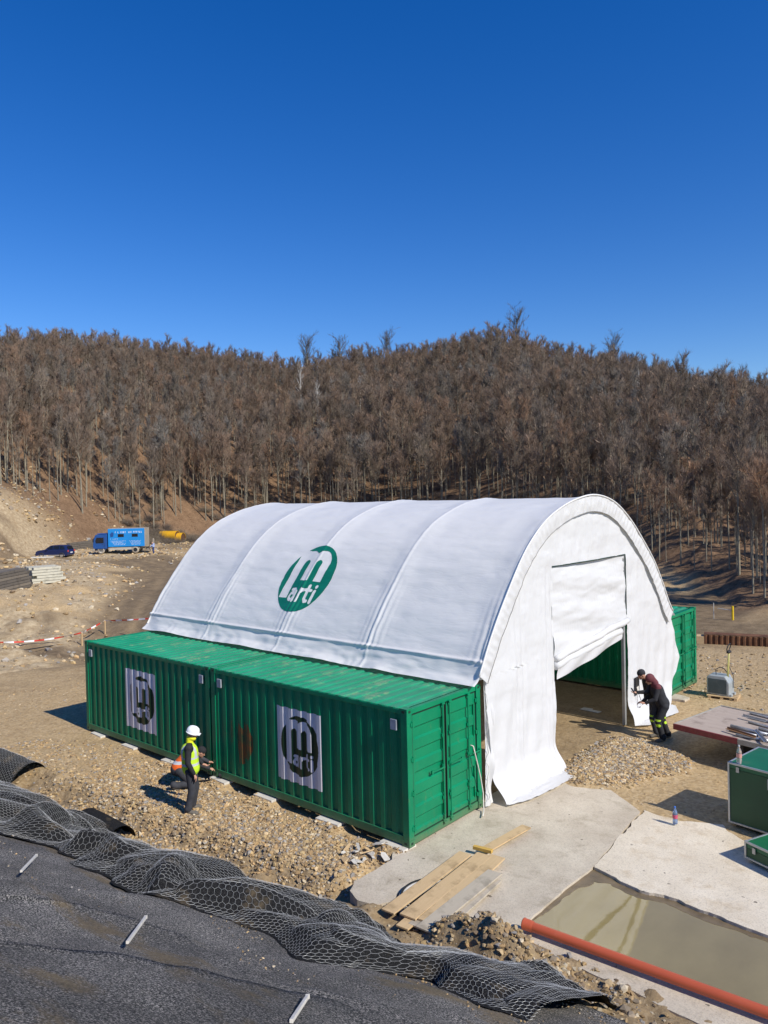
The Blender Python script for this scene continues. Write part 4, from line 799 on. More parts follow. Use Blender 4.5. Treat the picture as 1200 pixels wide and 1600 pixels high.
# wire-mesh strip, buckled into rolls
def bump_fn(u, v):                                                  # u = x along the slope's foot, v = 0 foot edge .. 1 upslope edge
    h = 0*u
    for uc, wd, amp, vc, vw, sk in ((-7.6, 2.6, .34, .30, .55, 0), (-3.5, 1.3, .20, .35, .35, .6), (-2.9, .7, .16, .8, .3, -.5), (-1.35, .95, .42, .40, .55, -.5), (-.3, .8, .16, .75, .4, .8), (.5, .9, .30, .42, .40, .7), (1.1, .6, .18, .8, .3, -.6), (2.0, .85, .30, .60, .42, -.5), (2.75, .6, .22, .35, .4, .6), (3.8, 1.0, .24, .5, .5, .3), (4.9, .7, .2, .4, .6, 0)):
        q = ((u-uc+sk*(v-.5)*1.6)/wd)**2+((v-vc)/vw)**2; h = np.maximum(h, amp*np.sqrt(np.clip(1-q, 0, 1)))
    for uc, vc, ang_, L_, wd, amp in ((-9.5, .62, .2, 2.2, .16, .30), (-6.3, .70, -.35, 1.5, .13, .26), (-4.4, .62, .5, 1.2, .12, .28), (-2.2, .78, -.5, .9, .12, .26), (-.6, .70, .8, .8, .14, .32), (.9, .74, -.6, .8, .12, .26), (2.4, .72, .4, .8, .12, .22), (-7.8, .5, .9, .9, .14, .22), (1.6, .5, 1.3, .6, .12, .25)):
        a_u = (u-uc)*math.cos(ang_)+(v-vc)*2.6*math.sin(ang_); a_v = -(u-uc)*math.sin(ang_)+(v-vc)*2.6*math.cos(ang_); h = np.maximum(h, 1.55*amp*np.sqrt(np.clip(1-(a_u/L_)**2, 0, 1))*np.exp(-(a_v/(wd*2.0))**2))
    h = h+.04*np.abs(np.sin(u*2.7+3*v+2*fbm(N1, u*.7, v)))+.10*fbm(N2, u*1.3, v*2.0, 4)+.05*np.abs(fbm(N3, u*3+v*2, v*4-u, 3))+.03
    return h
def strip(u, v, off=0.0):
    y = YF(u)+.25-.32*ss(1.0, 2.2, u)+.34*fbm(N3, u*.8, u*0, 3)+.18*np.sin(u*1.9)-v*(2.55+.6*ss(0, -6, u)-.7*ss(2, 4, u)+1.1*fbm(N1, u*.6, u*0+3)); e = .5*ss(0, .12, v)+.5*ss(1, .9, v)
    z = hh(u, y, False); zb = np.maximum(z, -.30)
    return np.stack([u+.0*v, y, zb+.03+bump_fn(u, v)*np.clip(np.minimum(v, 1-v)*7+.12, 0, 1)+off], -1)
wm = thing('wire_mesh_mat', 'long buckled strip of hexagonal wire mesh over black fibre along the foot of the slope', 'wire mesh', (0, 0, 0))
U, V = np.meshgrid(np.arange(-13, 4.85, .045), np.linspace(0, 1, 80), indexing='ij'); m = MB(); m.grid(strip(U, V)); m.build('fibre_layer', M_BLK, wm, smooth=True)
def hexmesh(fn, u0, u1, v0, v1, du, dv, wdt, offn, keep=None):      # ribbons along a hexagonal lattice mapped on fn
    E = []; nu = int((u1-u0)/(1.5*du))+1; nv = int((v1-v0)/dv)+1
    for i in range(nu):
        for j in range(nv):
            cx = u0+i*1.5*du; cy = v0+(j+.5*(i % 2))*dv; h = dv/2
            c = [(cx-du, cy), (cx-du/2, cy+h), (cx+du/2, cy+h), (cx+du, cy)]
            for a, b in zip(c[:-1], c[1:]): E.append((a, b))
    E = np.array(E); g_ = np.random.default_rng(3); E = E[(E[:, :, 1].min(1) >= v0) & (E[:, :, 1].max(1) <= v1)&(E[:, :, 0].min(1) >= u0)]
    A = fn(E[:, 0, 0], E[:, 0, 1]); B = fn(E[:, 1, 0], E[:, 1, 1]); M_ = fn(E.mean(1)[:, 0], E.mean(1)[:, 1])
    M_[:, 2] = np.maximum(M_[:, 2], (A[:, 2]+B[:, 2])/2)
    def nrm(q): e = 1e-3; return np.cross(fn(q[:, 0]+e, q[:, 1])-fn(q[:, 0]-e, q[:, 1]), fn(q[:, 0], q[:, 1]+e)-fn(q[:, 0], q[:, 1]-e))
    n_ = -nrm(E.mean(1)); n_ /= np.linalg.norm(n_, axis=1)[:, None]+1e-9; n_[n_[:, 2] < 0] *= -1
    d = B-A; d /= np.linalg.norm(d, axis=1)[:, None]+1e-9; s_ = np.cross(d, n_)*wdt/2; up_ = n_*offn; t_ = n_*wdt*.5
    V = np.stack([A+up_-s_, A+up_+s_, B+up_+s_, B+up_-s_, A+up_+t_, B+up_+t_, M_+up_+t_], 1).reshape(-1, 3); k = np.arange(len(E))[:, None]*7
    F = np.concatenate([k+[0, 4, 5, 3], k+[4, 1, 2, 5], k+[1, 0, 3, 2]]); m = MB(); m.add(V, F.tolist()); return m
hexmesh(lambda u, v: strip(u, v), -13, 4.82, .01, .99, .040, .0245, .0032, .016).build('wire', M_WIRE, wm)
# tunnel-shaped roll at the left end of the strip
def tunnel(ax0, ax1, r, seed):
    ax0 = np.array(ax0); ax1 = np.array(ax1); d = (ax1-ax0); L = np.linalg.norm(d[:2]); d /= np.linalg.norm(d); s_ = np.array([-d[1], d[0], 0])
    def fn(u, v):
        a = (v-.08)*math.pi*1.22; rr = r*(1+.06*fbm(N1, u*1.5+seed, v*3))*(1-.10*u/L+.05*np.sin(u*1.3)); c = ax0+np.multiply.outer(u, d); o_ = np.multiply.outer(np.cos(a)*rr, s_)
        if o_.shape != c.shape: o_ = np.broadcast_to(o_, c.shape)
        z = np.zeros(c.shape); z[..., 2] = np.sin(a)*rr*1.0; return c+o_+z
    return fn, L
q0 = hit(-260, 1235); q1 = hit(148, 1312); q0 = np.array([q0[0], q0[1], HZ(q0[0], q0[1])+.02]); q1 = np.array([q1[0], q1[1], HZ(q1[0], q1[1])+.02])
tn, L = tunnel(q0, q1, .40, 1); rl = thing('mesh_roll', 'arched roll of wire mesh mat open towards the right at the left edge', 'wire mesh', (0, 0, 0))
U, V = np.meshgrid(np.linspace(0, L, 120), np.linspace(0, 1, 40), indexing='ij'); m = MB(); m.grid(tn(U, V)); m.build('fibre_layer', M_BLK, rl, smooth=True)
hexmesh(tn, 0, L, .01, .99, .040, .036, .0038, .018).build('wire', M_WIRE, rl)
q0 = hit(140, 1300); q1 = hit(186, 1322); 
tn2, L2 = tunnel(np.array([q0[0]-.4, q0[1]+.12, HZ(q0[0], q0[1])-.02]), np.array([q1[0]-.1, q1[1]+.1, HZ(q1[0], q1[1])-.05]), .36, 4)
r2 = thing('mesh_roll', 'short bare black fibre arch just right of the open wire mesh roll', 'fibre mat', (0, 0, 0)); U, V = np.meshgrid(np.linspace(0, L2, 30), np.linspace(0, 1, 40), indexing='ij'); m = MB(); m.grid(tn2(U, V)); m.build('fibre_layer', M_BLK, r2, smooth=True)
q0 = hit(-60, 1190); q1 = hit(46, 1226)
tn3, L3 = tunnel(np.array([q0[0], q0[1], HZ(q0[0], q0[1])-.05]), np.array([q1[0], q1[1], HZ(q1[0], q1[1])-.05]), .62, 7)
r3 = thing('mat_roll', 'dirty folded roll of fibre mat on sand at the left edge behind the mesh', 'fibre mat', (0, 0, 0)); U, V = np.meshgrid(np.linspace(0, L3, 60), np.linspace(0, 1, 50), indexing='ij'); m = MB(); m.grid(tn3(U, V)); m.build('fibre_layer', M_BLK, r3, smooth=True)
hexmesh(tn3, 0, L3, .01, .99, .040, .036, .003, .01).build('wire', M_WIRE, r3)
# pegs
for (a, b, lab) in (((33, 1364), (57, 1342), 'pale wooden peg lying across the mat at the left edge'), ((199, 1476), (228, 1440), 'pale wooden peg in the middle of the fibre mat, standing on a dirt patch'), ((455, 1600), (481, 1566), 'pale wooden peg at the bottom edge of the view')):
    p = plane_hit(*a, .12); q = plane_hit(*b, .12); p = p+[0, 0, .02]; q = q+[0, 0, .05]; mid = (p+q)/2; v = Vector(q-p); m = MB(); m.box((0, 0, 0), (v.length, .028, .028)); m.box((v.length/2-.01, 0, 0), (.03, .034, .034)); o = m.build('wooden_peg', M_PAD, bevel=.003)
    o.location = mid; o.rotation_euler = v.to_track_quat('X', 'Z').to_euler(); tag(o, lab, 'peg')

# ------------------------------------------------------------------ manhole ring, planks, orange pipe
ring = thing('manhole_ring', 'concrete manhole ring half hidden under the planks', 'manhole', (RC[0], RC[1], 0))
m = MB(); m.lathe((0, 0, 0), (0, 0, 1), [(.46, -.9), (.46, .0), (.50, .02), (.56, .02), (.58, -.02), (.58, -.5)], 40); m.build('ring_wall', mat_concrete('ring concrete', (.50, .48, .44), (.62, .60, .55), (.4, .37, .32)), ring, smooth=False)
m = MB(); m.lathe((0, 0, 0), (0, 0, 1), [(.512, .021), (.512, .040), (.54, .040), (.54, .021)], 40); m.build('rubber_seal', M_DARK, ring)
def hpx(px, py, z=0.03): return on_z(px, py, z)
PLK = [((600, 1424), (722, 1333), .20, .045, 0, 'pale plank at the left edge of the plank stack'), ((631, 1432), (752, 1335), .24, .05, 0, 'second pale plank from the left in the stack over the manhole'), ((640, 1446), (758, 1352), .16, .012, 1, 'short grey low plank under the stack'), ((660, 1440), (772, 1338), .24, .048, 0, 'broad pale plank in the middle of the stack, pointing at the single board'), ((655, 1452), (768, 1362), .22, .05, 1, 'weathered grey plank at the right edge of the stack'), ((622, 1449), (700, 1385), .18, .008, 0, 'lowest short plank end sticking out of the stack towards the mesh'), ((752, 1328), (818, 1291), .17, .03, 0, 'single long board running from the stack towards the tent'), ((676, 1458), (770, 1374), .16, .01, 1, 'grimy grey board under the right edge of the stack')]
for (a, b_, wd, z0, kd, lab) in PLK:
    p = hpx(*a, z0); q = hpx(*b_, z0); mid = (p+q)/2; d = q-p; L = math.hypot(d[0], d[1]); wd *= 1.22; mid = mid+np.array([d[1], -d[0], 0])/L*.07; m = MB(); m.box((0, 0, 0), (L, wd, .028)); o = m.build('plank', [M_PLANK, M_PLANK2][kd], bevel=.003); o.location = (mid[0], mid[1], z0+.014); o.rotation_euler = (0, 0, math.atan2(d[1], d[0])); tag(o, lab, 'plank', 'planks laid over the manhole')
p = hpx(740, 1322, .1); q = hpx(769, 1330, .09); d = q-p; m = MB(); m.box((0, 0, 0), (math.hypot(d[0], d[1]), .08, .06)); o = m.build('wood_block', simple('yellow block', (.62, .38, .08), .7), bevel=.004); o.location = ((p+q)/2)-[0, 0, .01]; o.rotation_euler = (0, 0, math.atan2(d[1], d[0])); tag(o, 'short yellow block lying across the single long board', 'block')
M_PIPE = simple('orange pipe plastic', (.50, .105, .045), .38, 0, .06, 1.2, dirt=(.5, .3, .2), dirt_amt=.15)
A = on_z(818, 1443, .075); B = on_z(1260, 1605, .075); d = (B-A)/np.linalg.norm(B-A); L = np.linalg.norm(B-A)+1.5; pipe = thing('drain_pipe', 'long orange plastic pipe lying along the near side of the puddle', 'pipe', tuple(A))
m = MB(); m.lathe((0, 0, 0), d, [(.070, .16), (.070, L)], 28); m.lathe((0, 0, 0), d, [(.066, .155), (.064, .0)], 28); m.build('tube', M_PIPE, pipe, smooth=True)
m = MB(); m.lathe((0, 0, 0), d, [(.066, .001), (.084, .0), (.088, .01), (.084, .022), (.082, .13), (.072, .17)], 28); m.build('socket', M_PIPE, pipe, smooth=True)
m = MB(); m.lathe((0, 0, 0), d, [(.001, .06), (.065, .06)], 24); m.build('dark_bore', M_DARK, pipe)
# ------------------------------------------------------------------ bottles
def bottle(pos, s_, liquid, label_col, label, capc):
    t = thing('plastic_bottle', label, 'bottle', pos); 
    b = NB(label[:20]); b.b.inputs['Transmission Weight'].default_value = .75; gm = b.out(liquid, .08, 0, .5)
    m = MB(); m.lathe((0, 0, 0), (0, 0, 1), [(.001, .0), (.035*s_, .0), (.042*s_, .012*s_), (.042*s_, .07*s_), (.038*s_, .09*s_), (.042*s_, .11*s_), (.042*s_, .19*s_), (.034*s_, .225*s_), (.014*s_, .27*s_), (.0135*s_, .285*s_)], 18); m.build('body', gm, t, smooth=True)
    m = MB(); m.lathe((0, 0, 0), (0, 0, 1), [(.0435*s_, .10*s_), (.0435*s_, .165*s_)], 18); m.build('label_sleeve', simple(label[:12]+' sleeve', label_col, .4), t, smooth=True)
    m = MB(); m.lathe((0, 0, 0), (0, 0, 1), [(.016*s_, .280*s_), (.016*s_, .305*s_), (.001, .305*s_)], 14); m.build('cap', simple(label[:10]+' cap', capc, .4), t)
    return t
p = on_z(1055, 1287, 0); bottle((p[0], p[1], 0), 1.12, (.35, .5, .8), (.55, .08, .16), 'blue tinted water bottle standing on the pale slab', (.05, .18, .6))
# ------------------------------------------------------------------ green lidded boxes with metal edges
M_BOX = simple('dark green panel', (.010, .075, .028), .45, 0, .12, 2.5, dirt=(.07, .10, .05), dirt_amt=.25); M_BOXT = simple('green lid panel', (.012, .13, .05), .4, 0, .12, 2.5, dirt=(.16, .18, .10), dirt_amt=.4)
def edge_box(label, x, y, rz, L, W, H, note):
    t = thing('transport_box', label, 'box', (x, y, .0), rz, 'green boxes with metal edges'); e = .035
    m = MB(); m.bx(e/2, L-e/2, e/2, W-e/2, .04, H-e/2-.1); m.build('panel', M_BOX, t)
    m = MB(); m.bx(e/2, L-e/2, e/2, W-e/2, H-.11, H-.008); m.build('lid', M_BOXT, t)
    m = MB()
    for a in (0, L-e):
        for b_ in (0, W-e): m.bx(a, a+e, b_, b_+e, .035, H)
    for z in (.0, H-e):
        for b_ in (0, W-e): m.bx(e, L-e, b_+.001, b_+e-.001, z+.035*(z == 0), z+e+.035*(z == 0)-.001)
        for a in (0, L-e): m.bx(a+.001, a+e-.001, e, W-e, z+.035*(z == 0), z+e+.035*(z == 0)-.001)
    m.bx(L*.52, L*.52+.03, e, W-e, H-.007, H+.004)
    m.build('edge_frame', M_ALU, t, bevel=.003)
    for a in np.linspace(.2, L-.2, 3): q = MB(); q.bx(a-.03, a+.03, -.012, .002, H-.16, H-.06); q.build('latch', M_STEEL, t)
    if note: q = MB(); q.bx(L*.40, L*.40+.50, -.006, .0155, H-.34, H-.14); q.build('paper_sign', M_PAD, t)
    m = MB()
    for a in (.1, L-.2): m.bx(a, a+.1, .05, W-.05, 0, .038)
    m.build('skid', M_DARK, t); return t
pA = on_z(1138, 1287, .0); pB = on_z(1178, 1165, 1.22); bd = (pB-pA)[:2]; ang = math.atan2(*(on_z(1200, 1307, 0)-pA)[[1, 0]])
edge_box('tall green box with metal edges and a bottle on its lid', pA[0], pA[1], ang, 1.9, min(1.5, float(np.hypot(*bd))), 1.22, True)
p = on_z(1155, 1193, 1.22); bottle((p[0], p[1], 1.228), 1.15, (.8, .7, .65), (.62, .30, .25), 'clear bottle with a reddish label standing on the tall green box', (.5, .5, .5))
pC = on_z(1163, 1343, .0); ang2 = math.atan2(*(on_z(1200, 1361, 0)-pC)[[1, 0]]); edge_box('low flat green box with metal edges at the right edge on the pale slab', pC[0], pC[1], ang2, 1.6, .82, .34, False)
# ------------------------------------------------------------------ flat platform trailer with pipes
Zp = .72; a = on_z(1052, 1131, Zp); b_ = on_z(1103, 1098, Zp); c = on_z(1200, 1166, Zp); ux = (c-a)[:2]; ux /= np.hypot(*ux); rzp = math.atan2(ux[1], ux[0]); Wp = abs(np.cross((b_-a)[:2], ux)); Lp = 4.2
pl_ = thing('flatbed_trailer', 'flat bed trailer with a red side board and a weathered wooden deck', 'trailer', (a[0], a[1], 0), rzp)
M_DECK = mat_wood('weathered deck', (.30, .235, .19), (.50, .42, .35), .6)
m = MB(); m.bx(.03, Lp, .03, Wp-.03, Zp-.05, Zp-.004); m.build('deck', M_DECK, pl_)
m = MB(); m.bx(1.62, Lp, -.012, .03, Zp-.12, Zp+.006); m.bx(.0, Lp, Wp-.03, Wp+.01, Zp-.12, Zp+.02); m.bx(-.02, .03, .03, Wp-.03, Zp-.12, Zp+.006); m.build('edge_rail', simple('grimy grey rail', (.34, .32, .27), .7, 0, .2, 6, dirt=(.2, .16, .1)), pl_, bevel=.004)
m = MB(); m.bx(.0, 1.62, -.014, .03, Zp-.13, Zp+.008); m.build('red_board', simple('dull red board', (.20, .03, .03), .6, 0, .2, 5, dirt=(.25, .18, .12)), pl_, bevel=.004)
m = MB(); m.bx(.1, Lp, Wp*.3, Wp*.3+.08, Zp-.2, Zp-.05); m.bx(.1, Lp, Wp*.7, Wp*.7+.08, Zp-.2, Zp-.05); m.bx(1.6, 1.7, .1, Wp-.1, .3, Zp-.05); m.build('chassis', M_DARK, pl_)
for yv in (.16, Wp-.38):
    w_ = MB(); w_.lathe((2.35, yv, .31), (0, 1, 0), [(.12, .0), (.27, .0), (.31, .03), (.31, .19), (.27, .22), (.12, .22)], 24); wo = w_.build('wheel', M_DARK, pl_, smooth=True); w_ = MB(); w_.lathe((2.35, yv-.004, .31), (0, 1, 0), [(.001, .02), (.12, .0), (.17, .006), (.17, .2)], 20); w_.build('rim', M_STEEL, wo)
m = MB(); m.box((1.9, .12, .42), (.05, .05, .62), rotm('Y', .6)); m.build('prop_leg', M_STEEL, pl_)
lp = lambda px, py, z: on_z(px, py, z)
for i, (p0, p1, r) in enumerate((((1142, 1134), (1192, 1146), .038), ((1140, 1140), (1178, 1149), .038), ((1150, 1148), (1197, 1157), .036), ((1172, 1114), (1212, 1124), .030), ((1172, 1121), (1215, 1131), .030), ((1170, 1128), (1212, 1139), .030), ((1186, 1138), (1228, 1150), .034))):
    z = Zp+r; q0 = on_z(*p0, z); q1 = on_z(*p1, z); d = q1-q0; q1 = q0+d*1.15; m = MB(); m.lathe(q0, q1-q0, [(r*.8, .02), (r*.8, 0), (r, 0), (r, np.linalg.norm(q1-q0)), (r*.8, np.linalg.norm(q1-q0))], 14); o = m.build('steel_tube', M_STEEL, smooth=True)
    tag(o, 'grey steel tube lying loose on the trailer deck among other tubes', 'tube', 'steel tubes on the trailer deck')
for i, (p0, p1) in enumerate((((1135, 1138), (1180, 1153)), ((1180, 1140), (1196, 1160)), ((1160, 1118), (1196, 1128)))):
    q0 = on_z(*p0, Zp+.09); q1 = on_z(*p1, Zp+.075); mid = (q0+q1)/2; d = Vector(q1-q0); m = MB(); m.box((0, 0, 0), (d.length, .07, .012)); m.box((0, .03, .02), (d.length, .01, .05)); o = m.build('angle_bar', [simple('rusty bar', (.22, .11, .05), .8), M_STEEL, M_STEEL][i]); o.location = mid; o.rotation_euler = (0, 0, math.atan2(d.y, d.x)); tag(o, ['rust brown angle bar across the grey tubes on the trailer', 'grey angle bar at the edge of the trailer deck', 'grey angle bar at the back of the tubes on the trailer'][i], 'steel bar')
# ------------------------------------------------------------------ pedestrian pallet truck (grey body, tall tiller)
p = hit(1126, 1089); pt = thing('pallet_truck', 'grey powered pallet truck with a tall loop handle standing on a small pallet', 'pallet truck', (p[0], p[1], p[2]+.12), .0)
M_PT = simple('dusty grey cover', (.33, .36, .36), .45, 0, .12, 4, dirt=(.3, .25, .18)); M_PTD = simple('shaded side grey', (.05, .075, .08), .5, 0, .2, 4, dirt=(.2, .2, .17), dirt_amt=.4)
m = MB(); m.prism([(-.34, 0), (.34, 0), (.34, .40), (.22, .60), (-.28, .60), (-.34, .54)], -.26, .26, axis='y'); m.build('cover', [M_PT], pt, bevel=.03)
m = MB(); m.bx(-.352, -.342, -.22, .22, .04, .50); m.bx(-.30, .26, -.268, -.261, .04, .50); m.build('shaded_side', M_PTD, pt)  # shade painted as darker grey over the cover faces turned from the sun
m = MB(); m.tube([(.22, 0, .50), (.25, 0, .95), (.27, 0, 1.32)], [.035, .028, .026], 8); m.build('tiller', simple('yellow tiller', (.55, .50, .16), .5, dirt=(.1, .1, .1)), pt, smooth=True)
m = MB(); m.tube([(.27+.03*math.sin(t), .17*math.cos(t)*(1.0 if True else 1), 1.50+.12*math.sin(t)) for t in np.linspace(-2.2, 5.35, 24)], .016, 6); m.box((.27, 0, 1.36), (.08, .22, .07)); m.build('loop_handle', M_DARK, pt, smooth=True)
m = MB(); m.tube([(-.1, -.08, .60), (-.12, -.06, .76), (.0, 0, .84), (.12, .04, .78), (.22, .02, .66)], .014, 6); m.tube([(.25, .05, .9), (.36, .1, .6), (.35, .12, .2)], .010, 5); m.build('hose', M_DARK, pt)
for s_ in (-1, 1): m = MB(); m.bx(-.34-.9*0+.3, .40, .16*s_-.08, .16*s_+.08, -.02, .05); m.build('fork', M_PT, pt)
m = MB(); m.tube([(-.55+.2*math.cos(t), .3+.2*math.sin(t), .04) for t in np.linspace(0, 5, 14)], .012, 5)
pal = thing('small_pallet', 'broken pale wooden pallet under the grey pallet truck', 'pallet', (p[0]+.05, p[1]-.02, p[2]), .12)
m = MB()
for k in range(4): m.bx(-.40, .48, -.34+k*.19, -.22+k*.19, .085, .105)
m.build('deck_board', M_PLANK, pal)
m = MB()
for k in (-.36, .0, .40): m.bx(k, k+.09, -.34, .35, .0, .084)
m.build('bearer', M_PLANK, pal)
# ------------------------------------------------------------------ rusty steel pile, marker post, stone footing
a = on_z(1100, 1002, .0); b_ = on_z(1290, 1012, 0); d = b_-a; L = np.hypot(*d[:2]); M_RUST = simple('rusty steel', (.15, .065, .028), .8, .1, .45, 2.5)
sp = thing('rusty_steel_stack', 'long low stack of rust brown steel sections at the right edge behind the pallet truck', 'steel stack', (a[0], a[1], HZ(a[0], a[1])-.10), math.atan2(d[1], d[0]))
for k in range(3):
    m = MB(); xs = breaks(0, L, .22); yy = trap(xs, .22, .05); y0 = .0+.12*k
    m.grid(np.array([[(x, y0+q, z) for z in (.0, .50-.05*k)] for x, q in zip(xs, yy)])); m.bx(0, L, y0+.04, y0+.60, .505-.05*k, .530-.05*k) if k == 0 else None; m.build('steel_section', M_RUST, sp)
m = MB(); m.bx(-.3, 0, .0, .5, 0, .42); m.build('wood_bearer', M_PLANK, sp)
p = hit(1145, 969); mk = thing('marker_post', 'small yellow marker post standing on the dirt beside the wood at right', 'post', (p[0], p[1], p[2]))
m = MB(); m.tube([(0, 0, -.1), (0, 0, .72)], .055, 10); m.build('yellow_post', simple('yellow plastic', (.75, .50, .01), .5), mk); m = MB(); m.tube([(0, 0, .5), (-.8, .2, .52)], .02, 5); m.tube([(-1.0, .2, -.1), (-1.0, .2, .8)], .018, 5); m.build('side_rail', M_PAD, mk)
p = on_z(1056, 1100, .1); q = on_z(1093, 1052, 0)
m = MB(); m.prism(wob([(-.05, 13.2-.3), (.5, 12.95), (.5, 13.4), (-.05, 13.6)], .1, .04), -.12, .03); tag(m.build('concrete_footing', M_SLAB1), 'small bare concrete footing by the right foot of the tent', 'footing', kind=None)
# ------------------------------------------------------------------ white strap on the container door
q = [(.03, 1.98, 1.42), (.07, 2.02, 1.40), (.09, 2.10, 1.1), (.10, 2.22, .7), (.10, 2.30, .35), (.12, 2.28, .02), (.2, 2.15, .012), (.28, 2.0, .012)]
m = MB(); m.tube(q, .014, 6); tag(m.build('white_strap', M_PAD, smooth=True), 'white strap hanging down in front of the container doors to the ground', 'strap')
# ------------------------------------------------------------------ barrier tape
M_TW = simple('white tape', (.78, .76, .74), .5); M_TR = simple('red tape', (.62, .05, .03), .5)
posts = [hit(-60, 1022), hit(128, 1010), hit(164, 990), hit(262, 985)]
for i, p in enumerate(posts[1:3]):
    m = MB(); m.box((0, 0, .32), (.07, .07, 1.0)); o = m.build('wooden_stake', M_PLANK); o.location = p; o.rotation_euler = (.05, .06, .3); tag(o, ['pale wooden stake holding the red and white tape left of the container', 'pale wooden stake where the barrier tape turns, just above the container corner'][i], 'stake')
def tape(p, q, sag, label):
    n = 60; t = np.linspace(0, 1, n); P = p+(q-p)*t[:, None]; P[:, 2] -= sag*4*t*(1-t); tw_ = .6*np.sin(t*9)+.35*np.sin(t*23); h = .045; nn = np.array([(q-p)[1], -(q-p)[0], 0.]); nn /= np.linalg.norm(nn); o_ = np.cos(tw_)[:, None]*[0, 0, h]+np.sin(tw_)[:, None]*nn*h
    m = MB(); m.grid(np.stack([P-o_, P+o_], 1)); L = np.linalg.norm(q-p); k = (np.arange(n-1)/(n-1)*L/.52).astype(int) % 2; m.m = k.tolist(); o = m.build('barrier_tape', [M_TW, M_TR], smooth=True); return tag(o, label, 'tape', 'red and white barrier tape')
top = [p+np.array([0, 0, .80]) for p in posts]
tape(top[0], top[1], .32, 'sagging red and white barrier tape at the left edge'); tape(top[1], top[2], .03, 'short straight length of barrier tape rising to the taller stake'); tape(top[2], top[3], .05, 'barrier tape running from the stake down behind the container roof')
q = [hit(x, y)+np.array([0, 0, .02]) for x, y in ((-20, 1020), (40, 1016), (90, 1008), (125, 1003))]; m = MB(); m.tube(q, .03, 4); tag(m.build('fallen_cord', M_DARK), 'thin dark cord lying on the sand below the barrier tape', 'cord')
# ------------------------------------------------------------------ board stacks
def board_stack(name, label, pa, pb, width, rows, mats, lh=.14, seed=1, cat='board stack'):
    g_ = np.random.default_rng(seed); d = pb-pa; L = np.hypot(*d[:2]); t = thing(name, label, cat, (pa[0], pa[1], min(pa[2], pb[2])), math.atan2(d[1], d[0])); k = 0
    for r in range(rows):
        for w_ in range(int(width/.42)):
            m = MB(); a = g_.uniform(-.25, .25); b_ = L+g_.uniform(-.3, .3); y = w_*.43+g_.uniform(-.02, .02)+.06*r; z = r*(lh+.03); m.box(((a+b_)/2, y+.2, z+lh/2), (b_-a, .38, lh), rotm('Z', g_.normal(0, .01))); m.build('board', mats[(k+r) % len(mats)], t); k += 1
    return t
M_B1 = mat_wood('bleached board', (.46, .43, .33), (.60, .57, .46), .3); M_B2 = mat_wood('old grey board', (.10, .085, .07), (.20, .175, .14), .3)
pa = hit(40, 912); pb = hit(96, 903); 
pa = hit(56, 913); pb = hit(98, 908); board_stack('board_stack', 'stack of bleached pale shuttering boards on the bank below the dark car', pa, pb, 2.2, 6, [M_B1], .19, 3)
pa2 = hit(-60, 944); pb2 = hit(50, 917); board_stack('board_stack', 'long stack of dark weathered boards running off the left edge beside the pale boards', pa2, pb2, 2.0, 7, [M_B2, M_B2, mat_wood('brown board', (.17, .14, .11), (.28, .24, .18), .3)], .19, 5)
pa3 = hit(112, 860); pb3 = hit(160, 858); board_stack('board_stack', 'dark stack of boards behind the gap between the car and the blue truck', pa3, pb3, 2.0, 5, [M_B2], .25, 8)
# ------------------------------------------------------------------ yellow steel pipes
M_YEL = simple('yellow paint', (.72, .38, .015), .5, 0, .12, 1.5, dirt=(.35, .2, .08), dirt_amt=.4)
for (px, py, L, r, rz, lab) in ((265, 846, 3.3, .95, .42, 'longer yellow steel cylinder lying at the back'), (277, 849, 2.4, .95, .50, 'shorter yellow steel cylinder lying in front, its dark open end showing')):
    p = hit(px, py); t = thing('steel_cylinder', lab, 'steel cylinder', (p[0], p[1], p[2]+r*.97), rz, 'yellow steel cylinders by the track'); m = MB(); m.lathe((-L/2, 0, 0), (1, 0, 0), [(r*.93, .0), (r, 0), (r, L), (r*.93, L)], 28); m.build('shell', M_YEL, t, smooth=False); m = MB(); m.lathe((-L/2, 0, 0), (1, 0, 0), [(r*.93, .001), (r*.93, L-.1), (.01, L-.1)], 28); m.build('bore', simple('rusty bore', (.10, .045, .02), .9), t)
# ------------------------------------------------------------------ truck
pF = hit(150, 866); pR = hit(232, 863); d = pF-pR; rzt = math.atan2(d[1], d[0]); LT = np.hypot(*d[:2]); sc = LT/7.4
M_TB = simple('dark blue cab paint', (.015, .075, .26), .35, 0, .1, 1, dirt=(.25, .22, .17), dirt_amt=.2); M_TL = simple('bright blue box paint', (.012, .24, .62), .4, 0, .06, .6); M_TDS = simple('dark blue box front', (.015, .06, .22), .45); M_GLS = simple('dark glass', (.012, .014, .018), .08); M_DST = simple('dusty grey', (.36, .31, .24), .8, 0, .2, 3); M_WHT = simple('white print', (.8, .82, .84), .5, 0, .04, 1)
tr = thing('box_truck', 'blue box lorry with dusty wheels parked on the dirt track facing left', 'truck', tuple(pR), rzt); tr.scale = (sc, sc, sc)
